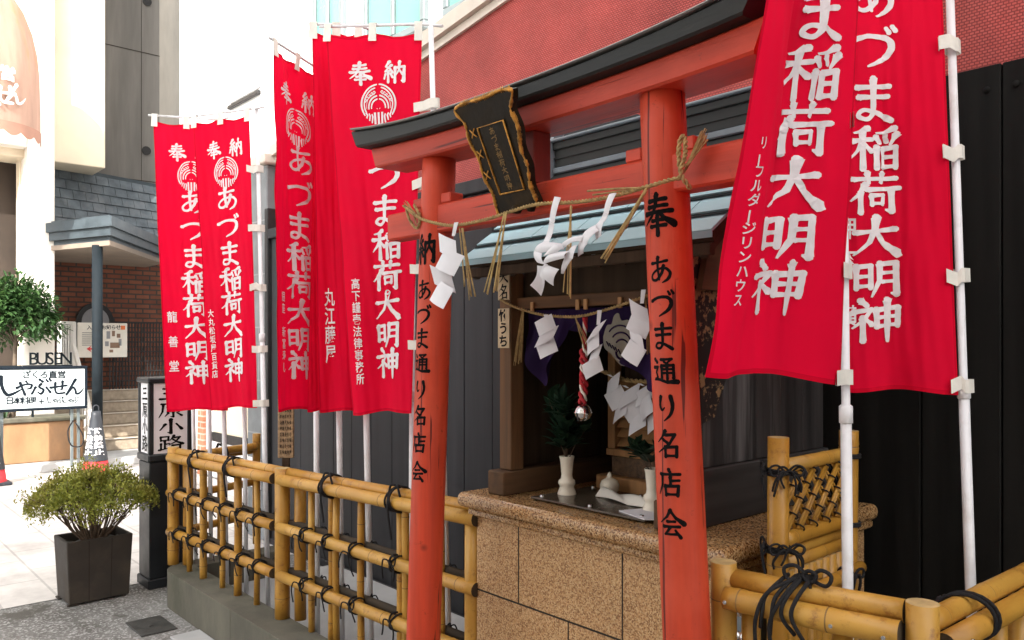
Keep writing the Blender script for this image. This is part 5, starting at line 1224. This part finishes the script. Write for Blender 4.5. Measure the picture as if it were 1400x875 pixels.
# purple curtain, gathered, with a pale crest
t = thing('curtain', 'deep purple shrine curtain gathered up under the beam, printed with a pale crest', 'curtain', aty(790, 400, 1.95))
x0, x1 = SX0 + .08, SX1 - .075; ztop = 1.668
def hem(u):
    return .075 + .20 * max(0, 1 - abs(u - .15) / .17) ** .9 + .20 * min(1, max(0, (u - .48) / .46)) + .006 * sin(u * 31)
def cur(u, v): x = lerp(x0, x1, u); return Vector((x, 1.95 + .018 * sin(u * 38 + v * 2) * (.3 + v) - .03 * v * v, ztop - hem(u) * v))
b = MB(); b.grid(cur, 90, 14); cu = b.build('fabric', 'curtain', t)
b = MB(); q = aty(850, 458, 1.915)
def ell(c, rx, rz, th, a0, a1, y=0): return [c + Vector((rx * cos(lerp(a0, a1, k / 18)), y, rz * sin(lerp(a0, a1, k / 18)))) for k in range(19)]
oc = [(-.075, -.005), (-.06, .03), (-.04, .035), (-.03, .06), (-.012, .068), (.0, .045), (.03, .045), (.055, .01), (.06, -.04), (.04, -.085), (.0, -.095), (-.04, -.06), (-.07, -.04)]
oc2 = catmull([Vector((x, 0, z)) for x, z in oc + oc[:1]], 4)[:-1]; b.prism([q + p for p in oc2], (0, -.002, 0)); cr_ = b.build('crest', 'crest_grey', cu)
b = MB()
for k in range(3): b.tube(ell(q + Vector((-.005 + k * .004, -.0035, -.01 - k * .012)), .05 - .012 * k, .04 - .01 * k, 0, .3, 2.6), .0026, 4)
b.tube(ell(q + Vector((.01, -.0035, -.055)), .03, .022, 0, 3.0, 6.4), .004, 4)
for k in range(5): b.tube([q + Vector((-.06 + k * .012, -.0035, -.02 - k * .006)), q + Vector((-.05 + k * .012, -.0035, -.035 - k * .006))], .0022, 4)
b.build('crest_lines', 'curtain', cr_)
# bell on a twisted red and white cord
bc = aty(797, 564, 1.87); bt = aty(800, 434, 1.87)
t = thing('bell', 'round silver bell hanging on a red and white twisted cord inside the shrine', 'bell', bc)
for k, m_ in enumerate(('cordred', 'cloth_white', 'cordred')):
    b = MB(); n = 60; b.tube([bt.lerp(bc + UP * .03, i / n) + Vector((cos(i * .42 + k * 2.1), sin(i * .42 + k * 2.1), 0)) * ((.009 + .002 * sin(i * 1.1)) if i > 22 else .003) for i in range(n + 1)], (.0062 if m_ == 'cordred' else .0046) if True else 0, 7); b.build('cord', m_, t)
b = MB(); b.lathe([(.0001, .028), (.011, .027), (.020, .020), (.0265, .008), (.028, .002), (.030, .0), (.028, -.002), (.0265, -.009), (.020, -.019), (.011, -.026), (.0001, -.028)], bc, 26); bo = b.build('shell', 'chrome', t)
b = MB(); b.prism([bc + Vector((-.0025, -.0305, .0)), bc + Vector((.0025, -.0305, 0)), bc + Vector((.0025, -.022, -.026)), bc + Vector((-.0025, -.022, -.026))], (0, .004, 0)); b.lathe([(.0001, -.002), (.006, 0), (.0001, .002)], bc + Vector((0, -.028, -.001)), 8); b.build('slot', 'iron', bo)

# ---------------------------------------------------------------- on the plinth
def vase(c, label):
    t = thing('vase', label, 'vase', c, 'white vases'); b = MB()
    b.lathe([(.0001, 0), (.033, 0), (.034, .006), (.030, .022), (.0245, .034), (.0255, .040), (.030, .048), (.0285, .058), (.021, .064), (.0190, .078), (.021, .10), (.0235, .128), (.026, .138), (.0255, .142), (.0225, .141), (.020, .12), (.0001, .115)], c, 28); b.build('body', 'ceramic', t)
ZT = ZS + .0005
v1 = Vector((-1.94, 1.985, ZT)); v2 = Vector((-1.568, 1.985, ZT))
vase(v1, 'white ceramic vase with dark evergreen sprigs, left one on the plinth'); vase(v2, 'white ceramic vase partly hidden by the right torii pillar')
def sakaki(c, label, n, h, seed):
    rnd = random.Random(seed); t = thing('evergreen_sprig', label, 'plant', c, 'evergreen sprigs'); b = MB(); lb = MB()
    for k in range(n):
        a = rnd.uniform(0, 2 * pi); tip = c + Vector((cos(a) * .075 * rnd.random(), sin(a) * .075 * rnd.random(), rnd.uniform(.05, h))); b.tube([c - UP * .02, c.lerp(tip, .5), tip], .0018, 5)
        for j in range(13):
            q = (c + UP * .01).lerp(tip, rnd.uniform(.25, 1.05)); leaf(lb, q, Vector((rnd.uniform(-1, 1), rnd.uniform(-1, 1), rnd.uniform(.1, 1.2))), UP, rnd.uniform(.055, .085), rnd.uniform(.032, .046))
    b.build('stems', 'stem', t); lb.build('leaves', 'leaf_sakaki', t, fix=False)
sakaki(v1 + UP * .138, 'dark evergreen sprigs standing in the left white vase', 15, .20, 1); sakaki(v2 + UP * .138, 'dark evergreen sprigs in the vase behind the right torii pillar', 3, .08, 2)
# small sanctuary cabinet at the back
t = thing('inner_sanctuary', 'plain wooden inner sanctuary cabinet with slatted front and carved panel, deep in the shrine', 'altar', (-1.62, 2.4, ZT))
b = MB(); b.box((-1.975, 2.17, ZT), (-1.40, 2.52, ZT + .055), 0, .004); b.build('base', 'plainwood', t)
b = MB(); b.box((-1.93, 2.205, ZT + .056), (-1.41, 2.245, ZT + .125), 0, .003); cp = b.build('carved_panel', 'carved_wood', t)
b = MB(); b.box((-1.95, 2.197, ZT + .126), (-1.405, 2.255, ZT + .150), 0, .003); b.build('rail', 'plainwood', t)
for x in (-1.945, -1.43):
    b = MB(); b.box((x, 2.20, ZT + .151), (x + .035, 2.24, ZT + .52), 0, .003); b.build('post', 'plainwood', t)
b = MB()
for k in range(7): b.prism([(-1.908, 2.21, ZT + .16 + k * .034), (-1.432, 2.21, ZT + .16 + k * .034), (-1.432, 2.23, ZT + .186 + k * .034), (-1.908, 2.23, ZT + .186 + k * .034)], (0, .004, .004))
b.build('slats', 'plainwood', t)
b = MB(); b.box((-1.90, 2.242, ZT + .151), (-1.43, 2.50, ZT + .62), 0, .003); b.build('back_box', 'darkwood', t)
b = MB(); b.box((-1.965, 2.17, ZT + .521), (-1.40, 2.27, ZT + .56), 0, .003); b.build('top_rail', 'plainwood', t)
# dark plate with bolts, jar, folded cloth, sheet of paper
t = thing('glass_plate', 'dark glossy plate held by small bolts on top of the plinth', 'plate', (-1.72, 2.0, ZT))
q0, q1 = (-1.99, 1.86), (-1.50, 2.16)
b = MB(); b.box((q0[0], q0[1], ZT + .004), (q1[0], q1[1], ZT + .011), 0, .002)
b.v = [v + Vector(((v.y - 2) * -.0, 0, 0)) for v in b.v]; b.build('plate', 'dark_plate', t)
for x, y in ((-1.96, 1.885), (-1.74, 1.885), (-1.53, 1.885), (-1.96, 2.14), (-1.74, 2.14), (-1.53, 2.14)):
    b = MB(); b.lathe([(.0001, .018), (.006, .018), (.0075, .013), (.0075, 0)], (x, y, ZT), 12); b.build('bolt', 'steel', t)
ZP = ZT + .0116
jc = Vector((-1.855, 2.11, ZP)); b = MB()
b.lathe([(.0001, 0), (.026, 0), (.033, .012), (.034, .028), (.028, .042), (.016, .049), (.008, .054), (.009, .060), (.005, .069), (.0001, .073)], jc, 22); o = b.build('salt_jar', 'ceramic'); recenter(o, jc); tag(o, 'small lidded white ceramic jar with a pointed lid, beside the folded cloth', 'jar')
def fold(u, v):
    x = -1.84 + .27 * u; return Vector((x, 2.02 + .07 * v - .05 * u, ZP + .003 + .016 * abs(sin(u * 5 + v * 2.5)) * (.4 + .6 * sin(v * pi)) + .01 * sin(v * pi)))
b = MB(); b.grid(fold, 26, 10); i0 = list(b.v); b.grid(lambda u, v: fold(u, v) * 1 - UP * min(.003, fold(u, v).z - ZP - .0003), 26, 10); o = b.build('folded_cloth', 'cloth_white'); recenter(o, (-1.7, 2.03, ZP)); tag(o, 'crumpled cream folded cloth lying on the dark plate between jar and vase', 'cloth')
b = MB(); a0 = atz(846, 699, ZP); a1 = atz(905, 694, ZP); a2 = atz(915, 712, ZP); a3 = atz(880, 711, ZP)
b.prism([a0, a1, a2, a3], (0, 0, .003)); o = b.build('paper_sheet', 'paper'); recenter(o, a0); tag(o, 'flat sheet of white paper at the front edge of the plinth behind the right pillar', 'paper')
# wooden notice board on a post behind the fence
nb_ = at(391, 600, 4.08)
t = thing('notice_board', 'narrow tan wooden notice board with faded writing on a dark post behind the fence', 'notice board', (nb_.x, nb_.y, .061))
ha = RT * .040; z0, z1 = at(391, 626, 4.08).z, at(391, 545, 4.08).z
b = MB(); b.obox((nb_.x, nb_.y, (z0 + z1) / 2), ha, FW * .009, UP * (z1 - z0) / 2, 0, .003); bo = b.build('board', 'tan_board', t)
b = MB(); r2 = random.Random(2); mp = plane_map(Vector((nb_.x, nb_.y, (z0 + z1) / 2)) - FW * .009, RT, -UP, -FW)
for cx in (-.024, -.012, 0, .012, .024):
    for k in range(9): put(b, r2.choice('大明神名店会通り奉納'), mp, cx, -.12 + k * .03, .010, .020, 0, .0006)
b.build('lettering', 'sumi', bo)
b = MB(); b.obox((nb_.x, nb_.y, (z0 + .061) / 2), RT * .018, FW * .012, UP * ((z0 - .063) / 2), 0, .002); b.build('post', 'darkwood', t)

# ================================================================== BANNERS
def crest(mb, mp, u, v, su, sv, off=.0024):
    """round crest: two broken rings, ears of rice curving in, a striped sheaf at the foot"""
    k_ = [0]
    def rib(pts, w):
        k_[0] += 1; n = len(pts); le, rr = [], []
        for i, p in enumerate(pts):
            d = Vector(pts[min(i + 1, n - 1)]) - Vector(pts[max(i - 1, 0)]); d = d.normalized(); nn = Vector((-d.y, d.x)); ww = w * (1 if 0 < i < n - 1 else .8)
            le.append(Vector(p) + nn * ww / 2); rr.append(Vector(p) - nn * ww / 2)
        mb.add([mp(u + p.x * su, v - p.y * sv, off + k_[0] * .00003) for p in le + rr], [[i, i + 1, n + i + 1, n + i] for i in range(n - 1)], 1)
    def arc(r_, a0, a1, n=16, cx=0, cy=0): return [(cx + r_ * cos(lerp(a0, a1, i / n)), cy + r_ * sin(lerp(a0, a1, i / n))) for i in range(n + 1)]
    for sgn in (1, -1):
        fl = lambda P_: [(x * sgn, y) for x, y in P_]
        rib(fl(arc(.475, pi / 2 - .06, -.62)), .040); rib(fl(arc(.405, pi / 2 - .22, -.55)), .034)
        rib(fl(arc(.285, pi / 2 - .12, -.15, 14, 0, -.08)), .040); rib(fl(arc(.205, pi / 2 - .12, -.15, 12, 0, -.08)), .036)
        rib(fl(arc(.345, .95, -.2, 10, 0, -.05)), .014)
        for i in range(5):
            x, y = lerp(.08, .33, i / 4), lerp(.285, .10, (i / 4) ** 1.3)
            for e in (1, -1): rib(fl([(x, y), (x + .045, y + e * .035 - .005), (x + .07, y + e * .030 - .03)]), .026)
        for i in range(3): rib(fl([(.20 + i * .075, -.46 + i * .06), (.175 + i * .075, -.30 + i * .02), (.20 + i * .085, -.24 + i * .02)]), .045)
        rib(fl([(.03, -.12), (.06, -.10)]), .02)
        rib(fl([(.115, -.20), (.105, -.485)]), .07)
    rib([(0, -.20), (0, -.50)], .085)
def banner(label, C, pole, small, folds, main_u=.6, small_u=.2, squeeze=(1, 1), head=True, straps=True, H=1.58, smallv=(.60, .88), tops=(0.02, .5, .97), vextra=0, extra_px=None, ss=1.0, uslope=0):
    """C: corners TL, TR, BL, BR (world). pole: (foot, head) points. folds: list of (amp, ku, kv, phase)"""
    TL, TR, BL, BR = C
    foot, head_ = Vector(pole[0]), Vector(pole[1])
    t = thing('nobori_banner', label, 'banner', foot, 'red nobori banners')
    n0 = (TR - TL).cross(BL - TL).normalized(); n0 = n0 if n0.dot(EYE - TL) > 0 else -n0
    seed = (foot.x * 37.7) % 10
    def S(u, v):
        p = TL.lerp(TR, u).lerp(BL.lerp(BR, u), v); d = 0
        for (a, ku, kv, ph) in folds: d += a * sin(ku * u * 2 * pi + kv * v * 2 * pi + ph) * (.35 + .65 * v)
        d *= min(1, .15 + (1 - u) * 3)
        sag = .012 * sin(u * 2 * pi) ** 2 * exp(-v * 18) + .006 * sin(u * 7 + 1) * v ** 6
        nz = mnoise.noise(Vector((u * 3.1 + seed, v * 6.0 - u * 2, seed))) * .010 + mnoise.noise(Vector((u * 9 + seed * 2, v * 9 + u * 5, seed))) * .0035
        cr_ = -.006 * math.exp(-((u - .33 - .12 * v + .03 * sin(v * 9 + seed)) / .025) ** 2) + .005 * math.exp(-((u - .78 + .25 * v) / .03) ** 2) * (v > .1)
        return p + n0 * (d + nz * (.3 + .7 * min(1, (1 - u) * 5)) + cr_ * sin(v * 3) + .0012 * sin(u * 51 - v * 17)) - UP * sag
    def mp(u, v, off):
        e = .004; p = S(u, v); du = S(u + e, v) - p; dv_ = S(u, v + e) - p; nn = du.cross(dv_); nn = nn.normalized() if nn.length > 1e-12 else n0
        if nn.dot(n0) < 0: nn = -nn
        return p + nn * off
    b = MB(); b.grid(S, 48, 132, 0, True)
    for k in range(48 * 132):
        i, j = k % 48, k // 48
        if i in (0, 47) or j == 0 or j > 130: b.m[k] = 2
    vm = [.275, .37, .465, .553, .635, .715, .792, .868]; sz = [.085, .085, .088, .088, .084, .084, .082, .086]
    uw = .40 * squeeze[0]
    for ch, v, s_ in zip('あづま稲荷大明神', vm, sz): put(b, ch, mp, main_u + uslope * (v - .7), v + vextra, uw * 1.04, s_ * .90, 1, .0026, wt=1.30)
    if head:
        put(b, '奉', mp, main_u - .21 * squeeze[0] - (.06 if main_u > .55 else 0), .10 + vextra, .24 * squeeze[0], .058, 1, .0026, wt=1.3); put(b, '納', mp, main_u + .19 * squeeze[0] - (.06 if main_u > .55 else 0), .10 + vextra, .24 * squeeze[0], .058, 1, .0026, wt=1.3)
        crest(b, mp, main_u - (.06 if main_u > .55 else 0), .183 + vextra, .44 * squeeze[0], .108)
    if small:
        n = 0; sl = [c for c in small]
        for k, ch in enumerate(sl):
            if ch == ' ': continue
            v = lerp(smallv[0], smallv[1], k / max(1, len(sl) - 1)); h_ = min(.042, (smallv[1] - smallv[0]) / len(sl) * 1.08) * ss
            put(b, ch, (lambda u, v_, off: mp(u, v_, off)) if ch != 'ー' else (lambda u, v_, off, u0=small_u, v0=v + vextra: mp(u0 - (v_ - v0) * 4.1, v0 + (u - u0) / 4.1, off)), small_u + (smallv[1] - v) * (.12 if extra_px else 0), v + vextra, h_ * 4.1 * squeeze[0], h_, 1, .0032, .014, True)
    cl = b.build('cloth', ['banner_red', 'banner_ink', 'banner_hem'], t, fix=False)
    # pole, cross bar, tape loops
    b = MB(); ax = (head_ - foot).normalized(); L = (head_ - foot).length
    b.tube([foot, foot + ax * L * .55, foot + ax * L * .55, head_], [.0135, .0135, .0105, .0105], 14); po = b.build('pole', 'pole_white', t)
    b = MB(); j = foot + ax * L * .55; b.tube([j - ax * .03, j - ax * .028, j + ax * .012, j + ax * .016], [.0145, .0165, .0165, .0125], 14); b.build('joint_collar', 'pole_white', po)
    if tops:
        bar0 = TL.lerp(TR, -.08) + UP * .035; bar1 = head_ + (TR - TL).normalized() * .05
        b = MB(); b.tube([bar0, TR + UP * .035, bar1], .0062, 8); b.build('cross_bar', 'pole_white', t)
        for u in tops:
            p = S(u, .012); q = bar0.lerp(TR + UP * .035, (u + .08) / 1.08); dx = (TR - TL).normalized() * .018; nn = n0 * .007
            b = MB(); b.prism([p - dx - UP * .012 + nn, p + dx - UP * .012 + nn, q + dx * .9 + UP * .008 + nn, q - dx * .9 + UP * .008 + nn], n0 * .0015)
            b.prism([q - dx * .9 + UP * .0075 + nn, q + dx * .9 + UP * .0075 + nn, q + dx * .9 + UP * .0075 - nn, q - dx * .9 + UP * .0075 - nn], UP * .0015)
            b.build('tape_loop', 'tape', t)
    if straps:
        r2 = random.Random(len(label))
        for v in straps if isinstance(straps, (list, tuple)) else (.10, .29, .48, .67, .86, .99):
            p = mp(.965, min(v, .99), .002); a_ = (p - foot).dot(ax); q = foot + ax * a_; d = (q - p); d -= ax * d.dot(ax); D_ = d.length; d = d.normalized() if D_ > 1e-6 else (TR - TL).normalized()
            sd_ = d.cross(ax).normalized(); sd_ = sd_ if sd_.dot(n0) > 0 else -sd_; w = ax * .0185; dz = ax * r2.uniform(-.012, .012)
            e = q + d * .027; b = MB()
            pts = [p - d * .012 + sd_ * .003, p + d * D_ * .5 + sd_ * .010 + dz, q - d * .010 + sd_ * .0165, q + sd_ * .0185, e + sd_ * .008, e + d * .002, e - sd_ * .008, q - sd_ * .0165, p + d * D_ * .4 - sd_ * .006, p - d * .006 - sd_ * .003]
            vs = [x + w for x in pts] + [x - w for x in pts]; n = len(pts); b.add(vs, [[i, i + 1, n + i + 1, n + i] for i in range(n - 1)], 0, False); b.build('tape_loop', 'tape', t)
    return t
def bare_pole(label, foot, head_):
    t = thing('banner_pole', label, 'pole', foot, 'white banner poles'); foot, head_ = Vector(foot), Vector(head_); ax = (head_ - foot)
    b = MB(); b.tube([foot, foot + ax * .55, foot + ax * .55, head_], [.0125, .0125, .010, .010], 12); b.build('tube', 'pole_white', t)
    b = MB(); j = foot + ax * .55; a1 = ax.normalized(); b.tube([j - a1 * .03, j - a1 * .028, j + a1 * .012, j + a1 * .016], [.0135, .0155, .0155, .0115], 12); b.build('joint_collar', 'pole_white', t)
def foot_at(px, Y, z=.0605):                                  # foot of a pole standing on the strip behind the fence
    p = aty(px, 470, Y); return Vector((p.x, p.y, z))
# right pair
r1p = (Vector((-.925, 1.955, .001)), at(1150, -60, 1.995))
banner('red banner beside the right torii pillar, with a katakana column left of its large characters',
       (at(1112, -430, 1.48), at(1196, -430, 1.93), at(943, 508, 1.54), at(1147, 523, 1.965)), r1p, 'リーフルダージリンハウス', [(.010, 1.1, .2, .4), (.020, .75, -.1, 2.2), (.005, 2.6, .8, 1)], .56, .125, (1.08, 1), smallv=(.655, .885), uslope=-.36, tops=(.02, .5, .97), straps=(.62, .835, .995), extra_px=1, ss=1.0)
r2p = (Vector((-.765, 2.37, .001)), at(1297, -60, 2.18))
banner('red banner at the far right, partly behind its neighbour, in front of the black wall',
       (at(1150, -215, 2.22), at(1280, -215, 2.15), at(1152, 534, 2.26), at(1310, 537, 2.16)), r2p, '押本 横', [(.012, .8, .3, 1.0), (.006, 2.2, -.4, .3)], .31, .04, (1.15, 1), smallv=(.70, .86), tops=(.02, .5, .97), straps=(.17, .365, .56, .785, .985))
# middle group
l2p = (foot_at(616, 1.94), at(589, 36, 3.13))
banner('red banner behind the left end of the torii, frontmost of the middle banners',
       (at(447, 48, 3.32), at(577, 45, 3.17), at(484, 566, 3.36), at(563, 563, 3.20)), l2p, '高下謹壱法律事務所', [(.012, 1.0, .15, .2), (.010, 1.7, -.3, 1.4)], .60, .19, (.95, 1), smallv=(.655, .905), straps=(.195, .40, .62, .82))
mp_ = (foot_at(508, 1.93), at(490, 40, 3.47))
banner('red banner half hidden behind the front middle one, showing four small characters',
       (at(427, 44, 3.44), at(492, 46, 3.46), at(437, 563, 3.48), at(506, 562, 3.50)), mp_, '丸江藤屋', [(.014, .9, .2, 2.4), (.006, 2.1, .3, 0)], .86, .24, (1.1, 1), smallv=(.695, .845), straps=False, ss=1.25)
m2p = (foot_at(468, 1.92), at(457, 60, 3.62))
banner('narrow strip of red banner squeezed between two others in the middle group',
       (at(431, 70, 3.58), at(455, 68, 3.61), at(420, 562, 3.58), at(466, 560, 3.64)), m2p, '', [(.010, .9, .1, .4)], .62, .16, (1, 1), straps=False, tops=None, head=False)
l1p = (foot_at(434, 1.90), at(430, 104, 3.78))
banner('foreshortened red banner at the left of the middle group, with a narrow crest',
       (at(373, 66, 3.36), at(436, 105, 3.72), at(379, 562, 3.42), at(432, 560, 3.76)), l1p, '銀座 新富寿し', [(.012, .8, .1, 2.8), (.008, 1.6, .3, 0)], .56, .20, (1.15, 1), smallv=(.675, .875), straps=False)
# left pair
l0p = (foot_at(367, 1.95), at(351, 148, 4.42))
banner('front red banner of the leftmost pair, with tape loops to its white pole',
       (at(265, 168, 4.50), at(341, 158, 4.40), at(289, 560, 4.52), at(352, 556, 4.42)), l0p, '大丸松坂屋百貨店', [(.012, 1.0, .2, .9), (.007, 1.9, .4, 2)], .54, .13, (1, 1), smallv=(.665, .875), straps=(.18, .385, .59, .80, .985))
b0p = (foot_at(310, 1.92), at(300, 160, 4.68))
banner('leftmost red banner of all, its right half hidden behind the next banner',
       (at(210, 166, 4.68), at(300, 172, 4.70), at(227, 562, 4.66), at(312, 560, 4.70)), b0p, '龍 善 堂', [(.012, .9, .1, 2.9), (.006, 1.8, .4, 1)], .54, .15, (1, 1), smallv=(.675, .845), straps=False, ss=1.1)
for px, hx, tt in ((268, 258, 4.82), (289, 282, 4.80), (337, 330, 4.60), (561, 566, 3.4)):
    f = foot_at(px, 1.93); h_ = at(hx, 200, tt)
    bare_pole({268: 'white pole without a visible flag, nearest the corner of the long bamboo fence', 289: 'white pole under the leftmost banner, second from the fence corner', 337: 'white pole under the front banner of the leftmost pair', 561: 'white pole half hidden behind the left torii pillar'}[px], f, h_)
for o in bpy.data.objects:
    if 'org' in o: del o['org']
